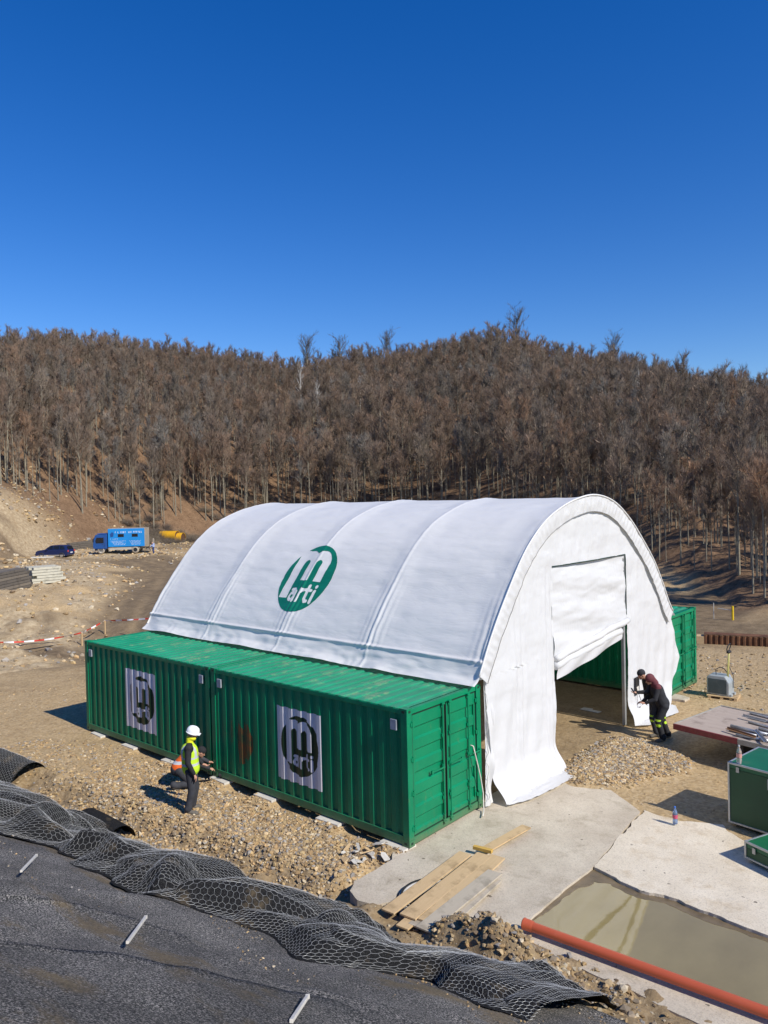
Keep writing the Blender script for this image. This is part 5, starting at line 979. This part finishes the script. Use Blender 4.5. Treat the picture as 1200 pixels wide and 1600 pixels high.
# local: x forward (cab at x=7.4), the side facing the camera is +y
HWd = 1.2
m = MB(); m.prism([(5.45, .75), (7.3, .75), (7.42, 1.0), (7.42, 1.35), (7.30, 2.25), (7.05, 2.75), (5.45, 2.80)], -HWd, HWd, axis='y'); cab = m.build('cab', M_TB, tr, bevel=.05)
for y in (-HWd-.01, HWd+.01): m = MB(); m.prism([(5.95, 1.55), (7.0, 1.55), (7.08, 1.9), (6.88, 2.35), (5.95, 2.35)], y-.012, y+.012, axis='y'); m.build('side_window', M_GLS, cab); m = MB(); m.bx(5.85, 5.88, y-.015, y+.015, .95, 2.4); m.bx(6.05, 6.2, y-.02, y+.02, 1.35, 1.39); m.build('door_line', M_DARK, cab)
m = MB(); m.box((7.385-.0, 0, 1.90), (.03, 2.1, .80), rotm('Y', -.13)); m.build('windscreen', M_GLS, cab); m = MB(); m.bx(7.40, 7.44, -1.0, 1.0, 1.0, 1.35); m.build('grille', M_DARK, cab)
for y in (-1.32, 1.32): m = MB(); m.box((7.35, y, 1.95), (.12, .16, .45)); m.box((7.3, y*.95, 2.2), (.04, .2, .04)); m.build('mirror', M_DARK, cab)
m = MB(); m.bx(6.0, 6.6, HWd-.02, HWd+.05, .50, .56); m.bx(6.0, 6.6, HWd-.02, HWd+.05, .72, .76); m.build('cab_step', M_DARK, tr)
m = MB(); m.bx(5.55, 6.9, -1.0, 1.0, 2.80, 2.92); m.build('roof_spoiler', M_TB, cab, bevel=.03)
m = MB(); m.bx(7.20, 7.55, -HWd, HWd, .45, .80); m.build('bumper', M_DST, tr, bevel=.04)
for y in (-.9, .9): m = MB(); m.bx(7.54, 7.57, y-.15, y+.15, .55, .70); m.build('headlight', M_WHT, tr)
m = MB(); m.bx(-.0, 7.2, -.45, .45, .60, .85); m.bx(1.9, 5.3, HWd-.12, HWd-.02, .55, .88); m.bx(1.9, 5.3, -HWd+.02, -HWd+.12, .55, .88); m.build('chassis', M_DST, tr)
m = MB(); m.bx(2.1, 5.1, HWd-.02, HWd+.0, .60, .68); m.bx(2.1, 5.1, HWd-.02, HWd+.0, .78, .84); m.build('side_guard', M_PAD, tr)
bxm = MB(); bxm.bx(.15, 5.3, -HWd-.03, HWd+.03, .98, 3.55); bx = bxm.build('box_body', M_TL, tr, bevel=.03); m = MB(); m.bx(5.30, 5.315, -HWd, HWd, 1.0, 3.52); m.build('box_front', M_TDS, bx); m = MB(); m.bx(.18, 5.27, -HWd, HWd, 3.551, 3.60); m.bx(.13, .20, -HWd-.035, HWd+.035, .98, 3.57); m.build('roof_rim', M_DST, bx)
for x in (1.55, 3.5): m = MB(); m.bx(x-.42, x+.42, HWd+.03, HWd+.045, 2.35, 2.80); wf = m.build('window_frame', M_DARK, bx); m = MB(); m.bx(x-.36, x+.36, HWd+.045, HWd+.05, 2.40, 2.75); m.build('pane', M_GLS, wf)
m = MB(); g_ = np.random.default_rng(2); yy = HWd+.034
def lettering(m, x0, x1, z, h):                                     # too small in the photo to be read: strokes of the same size
    x = x0
    while x > x1:
        w_ = g_.uniform(.10, .17); m.bx(x-w_*.35, x, yy, yy+.006, z, z+h); 
        if g_.random() < .7: m.bx(x-w_*.8, x-w_*.35, yy, yy+.006, z+h*.75, z+h)
        if g_.random() < .5: m.bx(x-w_*.8, x-w_*.35, yy, yy+.006, z, z+h*.25)
        x -= w_+.07+(.18 if g_.random() < .12 else 0)
lettering(m, 4.3, 2.8, 2.92, .24); lettering(m, 2.45, 2.0, 2.92, .24); lettering(m, 1.75, .5, 2.92, .24); lettering(m, 5.0, 3.9, 2.05, .09)
for k in range(4): lettering(m, 4.9-.15*k, 2.9, 1.75-.17*k, .08); lettering(m, 2.3-.1*k, .8, 1.75-.17*k, .08)
m.build('side_lettering', M_WHT, bx); m = MB(); m.prism([(4.95, 2.35), (4.55, 2.45), (4.5, 2.95), (4.75, 3.1), (5.0, 2.8)], yy, yy+.006, axis='y'); m.build('emblem', M_TB, bx)
for x in (1.55, 6.35):
    for s_ in (-1, 1):
        m = MB(); m.lathe((x, s_*.82, .50), (0, s_, 0), [(.20, .0), (.44, .0), (.50, .06), (.50, .26), (.44, .34), (.28, .34)], 24); wh = m.build('wheel', M_DST, tr, smooth=True); m = MB(); m.lathe((x, s_*.83, .50), (0, s_, 0), [(.28, .33), (.24, .24), (.12, .24), (.10, .30), (.01, .30)], 16); m.build('rim', [M_PAD if x > 5 else M_DARK], wh)
        m = MB(); m.tube([(x+.62*math.cos(t), s_*1.05, .50+.62*math.sin(t)) for t in np.linspace(.1, 3.04, 12)], .05, 5); m.build('mudguard', M_TB if x > 5 else M_DST, tr)
m = MB(); m.bx(-.55, .15, -.9, .9, .75, .85); m.tube([(-.5, .95, .2), (-.4, .95, 1.2)], .04, 5); m.build('rear_step', M_DARK, tr); m = MB(); m.lathe((-.75, -.2, 1.55), (1, 0, 0), [(.01, .1), (.42, .1), (.50, .05), (.42, 0), (.01, 0)], 18); m.build('spare_wheel', M_DST, tr)
# ------------------------------------------------------------------ car
pF = hit(60, 866); pR = hit(112, 871); d = pF-pR; rzc = math.atan2(d[1], d[0]); LC = np.hypot(*d[:2]); sc = LC/4.5; car = thing('parked_car', 'dark blue estate car with dusty wheels parked left of the blue truck', 'car', tuple(pR), rzc); car.scale = (sc, sc*1.0, sc)
M_CAR = simple('dark blue car paint', (.012, .022, .085), .28, 0, .1, 2, dirt=(.2, .17, .12), dirt_amt=.2)
pr = [(.02, .42), (.0, .85), (.10, 1.05), (.32, 1.50), (.62, 1.62), (1.6, 1.66), (2.35, 1.62), (3.15, 1.12), (4.1, .98), (4.38, .82), (4.45, .45), (4.3, .28), (.15, .28)]
n = 9; m = MB(); V = []
for j, y in enumerate(np.linspace(-.9, .9, n)):
    e = abs(y)/.9
    V.append([(x, y*(1-(.17*ss(1.0, 1.6, z))), z-.05*(e**4)*ss(.9, 1.2, z)) if True else 0 for x, z in [(2.2+(x-2.2)*(1-.03*e**3), z) for x, z in pr]])
V = np.array(V); m.grid(np.concatenate([V, V[:, :1]], 1)); k = len(pr)
for j in (0, n-1):
    pp = V[j]; tri = tessellate_polygon([[Vector((q[0], q[2], 0)) for q in pp]]); m.add(pp, [tuple(t) for t in tri])
body = m.build('body', M_CAR, car, smooth=False)
for s_ in (-1, 1):
    f = lambda z, yo=.005: s_*(.9*(1-.17*float(ss(1.0, 1.6, z)))+yo)
    for quad, nm in ((((.42, 1.12), (.62, 1.50), (1.10, 1.54), (1.10, 1.12)), 'rear_side_window'), (((1.18, 1.12), (1.18, 1.54), (1.95, 1.54), (1.95, 1.12)), 'side_window'), (((2.03, 1.12), (2.03, 1.54), (2.32, 1.52), (2.92, 1.12)), 'side_window')):
        m = MB(); m.add([(x, f(z, .008), z) for x, z in quad], [(0, 1, 2, 3)]); m.build(nm, M_GLS, body)
    m = MB(); m.box((2.75, s_*1.0, 1.12), (.14, .2, .13)); m.build('mirror', M_CAR, body)
    m = MB(); m.bx(.0, .06, s_*.78-.1, s_*.78+.1, .78, 1.0); m.build('tail_light', M_TR, body); m = MB(); m.bx(.45, 4.0, s_*.905-.01, s_*.905+.01, .28, .42); m.build('sill', M_DST, body)
    for x in (.85, 3.55):
        m = MB(); m.lathe((x, s_*.70, .36), (0, s_, 0), [(.18, 0), (.32, 0), (.36, .04), (.36, .19), (.31, .23), (.23, .23)], 22); wh = m.build('wheel', M_DARK, car, smooth=True); m = MB(); m.lathe((x, s_*.70, .36), (0, s_, 0), [(.25, .225), (.22, .19), (.01, .20)], 16); m.build('rim', M_DST, wh)
m = MB(); m.add([(.06, -.62, 1.08), (.06, .62, 1.08), (.29, .58, 1.48), (.29, -.58, 1.48)], [(0, 1, 2, 3)]); m.v[0][:, 0] -= .0; m.v[0][:, 0] += np.array([.04, .04, -.0, -.0])-.02; m.build('rear_window', M_GLS, body)
m = MB(); m.add([(2.44, -.64, 1.58), (2.44, .64, 1.58), (3.10, .74, 1.17), (3.10, -.74, 1.17)], [(0, 1, 2, 3)]); m.build('windscreen', M_GLS, body); m = MB(); m.bx(-.01, .03, -.26, .26, .62, .74); m.build('number_plate', M_WHT, body)
p = hit(66, 872); m = MB(); m.box((0, 0, .1), (2.6, .35, .12), rotm('Z', .2)); m.box((.9, -.2, .03), (1.5, .4, .06), rotm('Z', -.3)); o = m.build('loose_board', M_PAD); o.location = p; o.rotation_euler = (0, 0, rzc+.2); tag(o, 'pale loose board on the ground in front of the dark car wheels', 'board')

# ------------------------------------------------------------------ people
def blob(name, prims, mats, parent, vox=.011, smooth=4, paint=None):
    m = MB()
    for q in prims:
        if q[0] == 'c':
            _, a, b_, r0, r1 = q[:5]; fl = q[5] if len(q) > 5 else 1.0; a = np.array(a, float); b_ = np.array(b_, float); L = np.linalg.norm(b_-a)+1e-6; pr = []
            for t in np.linspace(-math.pi/2, 0, 5)[:-1]: pr.append((max(r0*math.cos(t), .001), r0*math.sin(t)))
            pr += [(r0, 0), (r1, L)]
            for t in np.linspace(0, math.pi/2, 5)[1:]: pr.append((max(r1*math.cos(t), .001), L+r1*math.sin(t)))
            m.lathe(a, b_-a, pr, 14)
            if fl != 1.0: v = m.v[-1]; c_ = (a+b_)/2; v[:, 0] = c_[0]+(v[:, 0]-c_[0])*fl if fl > 0 else v[:, 0]
        else:
            _, c_, rad = q[:3]; t = np.linspace(-math.pi/2, math.pi/2, 11); V0 = len(m.v); m.lathe((0, 0, 0), (0, 0, 1), [(max(math.cos(a), .001), math.sin(a)) for a in t], 16); v = m.v[-1]; v *= np.array(rad)
            if len(q) > 3: m.v[-1] = v@np.array(q[3]).T
            m.v[-1] += np.array(c_)
    o = m.build(name, mats[0]); bpy.data.objects[o.name]
    for a in mats[1:]: o.data.materials.append(a)
    md = o.modifiers.new('r', 'REMESH'); md.mode = 'VOXEL'; md.voxel_size = vox; md.use_smooth_shade = True; sm = o.modifiers.new('s', 'SMOOTH'); sm.iterations = smooth; sm.factor = .5
    dg = bpy.context.evaluated_depsgraph_get(); me = bpy.data.meshes.new_from_object(o.evaluated_get(dg)); o.modifiers.clear(); o.data = me
    me.materials.clear(); [me.materials.append(a) for a in mats]
    if paint:
        c = np.empty(len(me.polygons)*3); me.polygons.foreach_get('center', c); c = c.reshape(-1, 3); me.polygons.foreach_set('material_index', paint(c).astype(np.int32))
    me.polygons.foreach_set('use_smooth', np.ones(len(me.polygons), bool)); o.parent = parent; return o
M_SKIN = simple('skin', (.50, .27, .18), .55, 0, .08, 8); M_BLACKC = simple('black cloth', (.018, .018, .021), .85, 0, .35, 9); M_TROU = simple('dark grey work cloth', (.035, .037, .045), .85, 0, .35, 7, dirt=(.12, .10, .08), dirt_amt=.35); M_HIVIS = simple('yellow green vest', (.52, .78, .03), .7, 0, .08, 6); M_REFL = simple('reflective strip', (.52, .54, .55), .35, 0, .06, 6); M_HELM = simple('white helmet shell', (.85, .85, .83), .3, 0, .03, 6); M_YCL = simple('bright yellow cloth', (.80, .78, .02), .7, 0, .06, 6); M_ORG = simple('orange cloth', (.75, .13, .015), .7, 0, .1, 6); M_BOOT = simple('dusty boots', (.13, .115, .095), .85, 0, .3, 12); M_MAROON = simple('maroon cloth', (.13, .03, .035), .8, 0, .15, 8)
def hand(c, d, side, curl=.6):                                      # palm at c, fingers towards d
    d = np.array(d, float); d /= np.linalg.norm(d); u = np.cross(d, [0, 0, 1.0]) if abs(d[2]) < .9 else np.cross(d, [1.0, 0, 0]); u /= np.linalg.norm(u); w_ = np.cross(u, d); c = np.array(c, float); P = []
    P.append(('c', c, c+d*.055, .024, .030)); P.append(('c', c+u*.018, c+u*.02+d*.06, .018, .017)); P.append(('c', c-u*.018, c-u*.02+d*.06, .018, .016))
    for k, L in zip((-1.5, -.5, .5, 1.5), (.062, .078, .074, .056)):
        b_ = c+d*.075+u*k*.019; e = b_+(d*math.cos(curl*.6)+w_*side*math.sin(curl*.6))*L*.5; f = e+(d*math.cos(curl*1.6)+w_*side*math.sin(curl*1.6))*L*.5; P += [('c', b_, e, .0095, .009), ('c', e, f, .009, .0075)]
    b_ = c+d*.02+u*.03; e = b_+(d*.6+u*.7+w_*side*.3)*.038; P += [('c', b_, e, .012, .010), ('c', e, e+(d*.9+w_*side*.4)*.028, .010, .008)]
    return P
def figure(label, pos, rz, J, clothes, cat='person', sc=1.0, hat=None, extras=None, vox=.0085):
    """J: joints in local space, x = the way the person faces, z up"""
    t = thing('person', label, cat, pos, rz); t.scale = (sc,)*3; j = {k: np.array(v, float) for k, v in J.items()}
    B = []; hd = j['head']; f = np.array(J.get('look', (1, 0, 0)), float); f /= np.linalg.norm(f); rgt = np.cross(f, [0, 0, 1.0]); rgt /= np.linalg.norm(rgt); upv = np.cross(rgt, f)
    Rm = np.stack([f, -rgt, upv], 1)
    B += [('e', hd, (.098, .076, .118), Rm), ('e', hd+f*.025-upv*.055, (.066, .056, .062), Rm), ('c', hd+f*.088-upv*.0, hd+f*.112-upv*.030, .010, .015), ('c', hd+f*.075-upv*.088, hd+f*.082-upv*.10, .022, .018), ('c', hd+f*.088-upv*.062+rgt*.018, hd+f*.088-upv*.062-rgt*.018, .010, .010)]
    for s_ in (-1, 1): B += [('e', hd+rgt*s_*.078-upv*.012, (.020, .010, .032), Rm), ('c', hd+f*.083+rgt*s_*.034+upv*.022, hd+f*.080+rgt*s_*.05+upv*.02, .008, .006)]
    B += [('c', hd-upv*.06-f*.02, j['neck'], .056, .062), ('c', j['neck'], j['chest'], .07, .14), ('c', j['chest'], j['belly'], .145, .135), ('c', j['belly'], j['pelvis'], .135, .15)]
    for s_ in 'LR':
        B += [('c', j['neck']-[0, 0, .04], j['sh'+s_], .06, .062), ('c', j['chest'], j['sh'+s_], .11, .065), ('c', j['sh'+s_], j['el'+s_], .054, .040), ('c', j['el'+s_], j['wr'+s_], .040, .027), ('c', j['pelvis'], j['hip'+s_], .12, .10), ('c', j['hip'+s_], j['kn'+s_], .088, .058), ('c', j['kn'+s_], j['an'+s_], .058, .038), ('c', j['an'+s_], j['to'+s_], .038, .034)]
        B += hand(j['wr'+s_]+(j['wr'+s_]-j['el'+s_])*.06, J.get('hd'+s_, j['wr'+s_]-j['el'+s_]), 1 if s_ == 'L' else -1)
    blob('body', B, [M_SKIN], t, vox)
    g = .018
    if 'trousers' in clothes:
        P = [('c', j['pelvis']+(j['belly']-j['pelvis'])*.25, j['pelvis'], .142, .158)]
        for s_ in 'LR': P += [('c', j['pelvis'], j['hip'+s_], .135, .115), ('c', j['hip'+s_], j['kn'+s_], .108, .084), ('c', j['kn'+s_], j['an'+s_]+[0, 0, .03], .084, .070), ('c', j['kn'+s_]+(j['an'+s_]-j['kn'+s_])*.7, j['an'+s_]+[0, 0, .05], .074, .082)]
        m_, pt_ = clothes['trousers']; blob('trousers', P, m_, t, .014, 3, pt_)
    if 'jacket' in clothes:
        P = [('c', j['neck']-[0, 0, .03], j['chest'], .082, .165), ('c', j['chest'], j['belly'], .165, .158), ('c', j['belly'], j['pelvis']+(j['belly']-j['pelvis'])*.2, .158, .172)]
        for s_ in 'LR': P += [('c', j['neck']-[0, 0, .05], j['sh'+s_], .078, .080), ('c', j['chest'], j['sh'+s_], .13, .084), ('c', j['sh'+s_], j['el'+s_], .076, .060), ('c', j['el'+s_], j['wr'+s_]-(j['wr'+s_]-j['el'+s_])*.08, .060, .043)]
        m_, pt_ = clothes['jacket']; blob('jacket', P, m_, t, .014, 3, pt_)
    if 'vest' in clothes:
        P = [('c', j['neck']-[0, 0, .06], j['chest'], .10, .182), ('c', j['chest'], j['belly'], .182, .176), ('c', j['belly'], j['pelvis']+(j['belly']-j['pelvis'])*.05, .176, .186)]
        for s_ in 'LR': P += [('c', j['neck']-[0, 0, .05], j['neck']-[0, 0, .05]+(j['sh'+s_]-j['neck'])*.72, .085, .085)]
        m_, pt_ = clothes['vest']; blob('vest', P, m_, t, .013, 3, pt_)
    P = []
    for s_ in 'LR':
        a, b_ = j['an'+s_], j['to'+s_]; P = [('c', a+[0, 0, .06], a, .056, .056), ('c', a-(b_-a)*.22-[0, 0, .015], b_, .046, .046), ('c', a-(b_-a)*.22-[0, 0, .028], b_-[0, 0, .014], .036, .040)]; blob('boot', P, [M_BOOT], t, .011, 2)
    if hat == 'helmet':
        c = hd+upv*.045; m = MB(); m.lathe((0, 0, 0), (0, 0, 1), [(.130, -.012), (.132, .0), (.128, .045), (.108, .088), (.070, .116), (.03, .128), (.001, .130)], 26); m.v[-1] = (m.v[-1]*[1.06, .92, 1])@Rm.T+c; m.build('helmet', M_HELM, t, smooth=True)
        m = MB(); m.box((.135, 0, -.010), (.06, .15, .010)); m.lathe((0, 0, -.012), (0, 0, 1), [(.125, .0), (.142, -.004), (.142, .004), (.125, .008)], 26); m.v = [v@Rm.T+c for v in m.v]; m.build('helmet_brim', M_HELM, t)
        m = MB(); [m.tube([(x, 0, .132-.9*x*x*3.2) for x in np.linspace(-.10, .11, 8)], .006, 5)]; m.v = [v@Rm.T+c for v in m.v]; m.build('helmet_ridge', M_HELM, t, smooth=True)
    if hat == 'beanie': blob('beanie', [('e', hd+upv*.038-f*.012, (.112, .090, .098), Rm), ('c', hd+upv*.005-f*.06, hd+upv*.01-f*.02, .060, .075)], [M_BLACKC], t, .010, 3)
    if hat == 'hood': blob('hood', [('e', hd+upv*.02-f*.02, (.122, .098, .122), Rm), ('c', hd-upv*.04-f*.06, j['neck']-f*.02, .085, .10)], [M_MAROON], t, .011, 3)
    if extras: extras(t, j, hd, f, rgt, upv)
    return t
def bands(*zs):
    def p(c):
        m = np.zeros(len(c))
        for a, b_ in zs: m = np.where((c[:, 2] > a) & (c[:, 2] < b_), 1, m)
        return m
    return p
# worker in front of the long container side
gw = hit(300, 1270); cr_ang = math.atan2(CR[1], CR[0])
JA = dict(head=(.05, .0, 1.655), look=(.93, -.1, -.30), neck=(-.01, 0, 1.47), chest=(-.02, 0, 1.30), belly=(-.01, 0, 1.10), pelvis=(0, 0, .95), shL=(-.0, .19, 1.42), shR=(-.01, -.19, 1.42), elL=(.05, .26, 1.13), wrL=(.22, .20, .95), elR=(-.02, -.25, 1.13), wrR=(.10, -.23, .88), hdR=(.35, 0, -.9), hdL=(.9, 0, -.4), hipL=(.0, .095, .92), hipR=(0, -.095, .92), knL=(.07, .12, .50), knR=(.03, -.11, .50), anL=(.0, .15, .09), anR=(-.06, -.12, .09), toL=(.15, .19, .045), toR=(.11, -.15, .045))
def exA(t, j, hd, f, rgt, upv):
    blob('neck_scarf', [('e', hd-upv*.075+f*.01, (.098, .085, .062), np.stack([f, -rgt, upv], 1)), ('c', hd-upv*.10-f*.02, j['neck']+[0, 0, .01], .078, .075)], [M_YCL], t, .011, 3)
    m = MB(); m.add([hd+f*.102+rgt*.05+upv*.036, hd+f*.102-rgt*.05+upv*.036, hd+f*.104-rgt*.045+upv*.008, hd+f*.104+rgt*.045+upv*.008], [(0, 1, 2, 3)]); m.build('glasses', M_GLS, t)
def ptv(c): z = c[:, 2]; y = c[:, 1]; s_ = ((z > 1.02) & (z < 1.07)) | ((z > 1.16) & (z < 1.205)) | ((abs(abs(y)-.105) < .026) & (z > 1.2)); return s_.astype(int)
figure('person in a yellow green vest and white helmet standing before the long green container side', tuple(gw), cr_ang+.12, JA, dict(trousers=([M_TROU, M_BLACKC], None), jacket=([M_BLACKC], None), vest=([M_HIVIS, M_REFL], ptv)), sc=1.03, hat='helmet', extras=exA)
# crouching worker behind
gk = hit(286, 1232); gk = np.array([gk[0], gk[1], HZ(gk[0], gk[1])])
JB = dict(head=(.44, .0, .78), look=(.8, .0, -.6), neck=(.28, 0, .85), chest=(.17, 0, .76), belly=(.03, 0, .62), pelvis=(-.12, 0, .46), shL=(.26, .18, .80), shR=(.26, -.18, .80), elL=(.42, .22, .58), wrL=(.62, .14, .48), elR=(.40, -.24, .56), wrR=(.60, -.16, .42), hdL=(.9, 0, -.3), hdR=(.9, 0, -.3), hipL=(-.08, .10, .44), hipR=(-.08, -.10, .44), knL=(.28, .17, .52), knR=(.20, -.16, .12), anL=(.12, .17, .09), anR=(-.22, -.14, .10), toL=(.28, .19, .045), toR=(-.12, -.14, .04))
figure('person in an orange jacket crouching behind the person in the white helmet', tuple(gk), cr_ang+.35, JB, dict(trousers=([M_TROU], None), jacket=([M_ORG, M_REFL, M_TROU], lambda c: np.where(c[:, 0] > .30, 2, np.where((c[:, 2] > .60) & (c[:, 2] < .66), 1, 0)))), hat='beanie', vox=.011)
# tools by the workers
a = hit(352, 1218); t = thing('impact_drill', 'red and black power tool lying on the stones between the workers and the container', 'power tool', tuple(a+[0, 0, .05]), cr_ang); m = MB(); m.lathe((-.14, 0, .06), (1, 0, 0), [(.001, 0), (.05, 0), (.055, .12), (.035, .20), (.012, .22), (.010, .40), (.001, .40)], 14); m.box((-.10, 0, -.02), (.05, .04, .16), rotm('Y', .3)); m.build('casing', M_DARK, t, smooth=False); m = MB(); m.box((-.02, 0, .115), (.14, .05, .03)); m.box((-.13, 0, -.09), (.10, .07, .05)); m.build('red_trim', M_TR, t)
a = hit(372, 1222); b_ = hit(305, 1228); m = MB(); m.tube([a+[0, 0, .08], (a+b_)/2+[0, .05, .10], b_+[0, 0, .10]], [.022, .018, .022], 7); o = m.build('digging_bar', M_DARK, smooth=True); tag(o, 'dark steel bar lying beside the power tool on the stones', 'bar')
# workers at the tent leg
ga = hit(1034, 1157); fdir = cr_ang+math.pi
JC = dict(head=(.40, .02, 1.40), look=(.9, .05, -.45), neck=(.26, 0, 1.33), chest=(.14, 0, 1.20), belly=(.02, 0, 1.02), pelvis=(-.08, 0, .88), shL=(.20, .19, 1.30), shR=(.20, -.19, 1.30), elL=(.30, .25, 1.02), wrL=(.52, .18, .92), elR=(.28, -.26, 1.00), wrR=(.50, -.20, .86), hdL=(.9, 0, .0), hdR=(.9, 0, -.1), hipL=(-.07, .10, .86), hipR=(-.07, -.10, .86), knL=(.16, .15, .50), knR=(-.10, -.12, .47), anL=(-.02, .16, .09), anR=(-.32, -.13, .09), toL=(.14, .18, .045), toR=(-.16, -.15, .045))
knee = lambda c: np.where((c[:, 2] > .34) & (c[:, 2] < .58) & (np.sin(c[:, 0]*31+c[:, 1]*17)+np.sin(c[:, 2]*47) > .9), 1, 0)
def exC(t, j, hd, f, rgt, upv):
    m = MB(); m.bx(-.02, .02, .0, .0, 0, 0) if False else m.box(j['wrL']+[.10, 0, .05], (.02, .075, .15), rotm('Y', .5)); m.build('phone', M_DARK, t, bevel=.004)
figure('person in dark clothes and beanie holding a phone by the white tent leg', tuple(gb := np.array([ga[0]-.32, ga[1]+.22, HZ(ga[0]-.32, ga[1]+.22)])), fdir+.12, dict(JC, head=(.30, .02, 1.60), neck=(.17, 0, 1.48), chest=(.08, 0, 1.32), belly=(.0, 0, 1.10), pelvis=(-.06, 0, .93), shL=(.12, .19, 1.44), shR=(.12, -.19, 1.44), elL=(.26, .24, 1.20), wrL=(.50, .16, 1.18), elR=(.05, -.27, 1.15), wrR=(.06, -.26, .86), hdR=(0, 0, -1), knL=(.08, .14, .50), knR=(-.06, -.12, .50)), dict(trousers=([M_TROU, M_HIVIS], knee), jacket=([M_BLACKC], None)), hat='beanie', extras=exC, sc=1.05)
figure('person in dark overalls and maroon hood in front at the white tent leg', tuple(ga), fdir-.05, dict(JC, head=(.28, .02, 1.55), neck=(.17, 0, 1.44), chest=(.10, 0, 1.28), belly=(.02, 0, 1.06), pelvis=(-.05, 0, .92), shL=(.13, .19, 1.39), shR=(.13, -.19, 1.39), elL=(.22, .25, 1.10), wrL=(.44, .18, 1.00), elR=(.20, -.26, 1.08), wrR=(.40, -.2, .93), hipL=(-.05, .10, .88), hipR=(-.05, -.10, .88), knL=(.12, .14, .50), anL=(.02, .16, .09), toL=(.18, .18, .045), knR=(-.06, -.12, .48), anR=(-.20, -.13, .09), toR=(-.04, -.15, .045)), dict(trousers=([M_BLACKC, M_HIVIS], knee), jacket=([M_BLACKC, M_MAROON], lambda c: np.where((c[:, 2] > 1.36) & (c[:, 0] > .02), 1, 0))), hat='hood', sc=1.06)
# person at the rear of the truck
pt_ = hit(240, 866); JD = dict(JA, head=(.12, 0, 1.50), neck=(.06, 0, 1.38), look=(1, 0, -.5), wrL=(.45, .1, 1.1), wrR=(.42, -.1, 1.0), elL=(.2, .22, 1.15), elR=(.2, -.22, 1.1))
M_BLUEC = simple('dark blue cloth', (.03, .05, .16), .8, 0, .1, 6); M_PALEC = simple('pale blue shirt', (.35, .42, .62), .8, 0, .1, 6)
figure('person in a pale top and blue trousers standing behind the blue truck', tuple(pt_), rzt+.6, JD, dict(trousers=([M_BLUEC], None), jacket=([M_PALEC], None)), vox=.02)

# crumbs of soil lying on the mats and the mesh
g_ = np.random.default_rng(77); X = np.stack([g_.uniform(-12, 6, 5200), g_.random(5200)], 1); y = YF(X[:, 0])-.5-X[:, 1]**1.8*3.6; z = hh(X[:, 0], y)+.05
k = fbm(N2, X[:, 0]*.7, y*1.6, 4) > .06; P = np.stack([X[:, 0], y, z], 1)[k]; stones('soil_crumbs', P, sz(len(P), .010, .038, 78, 2.5), 'crumbs of soil scattered on the dark fibre mats', 'soil crumbs', sink=.1)
p = on_z(923, 1108, 0); m = MB(); m.prism([(-.3, -.12), (.3, -.16), (.34, .02), (.02, .04), (.0, .16), (-.28, .12)], 0, .015); o = m.build('white_sheet', M_PAD); o.location = (p[0], p[1], HZ(p[0], p[1])+.01); tag(o, 'small white sheet of board lying on the floor inside the tent', 'sheet')
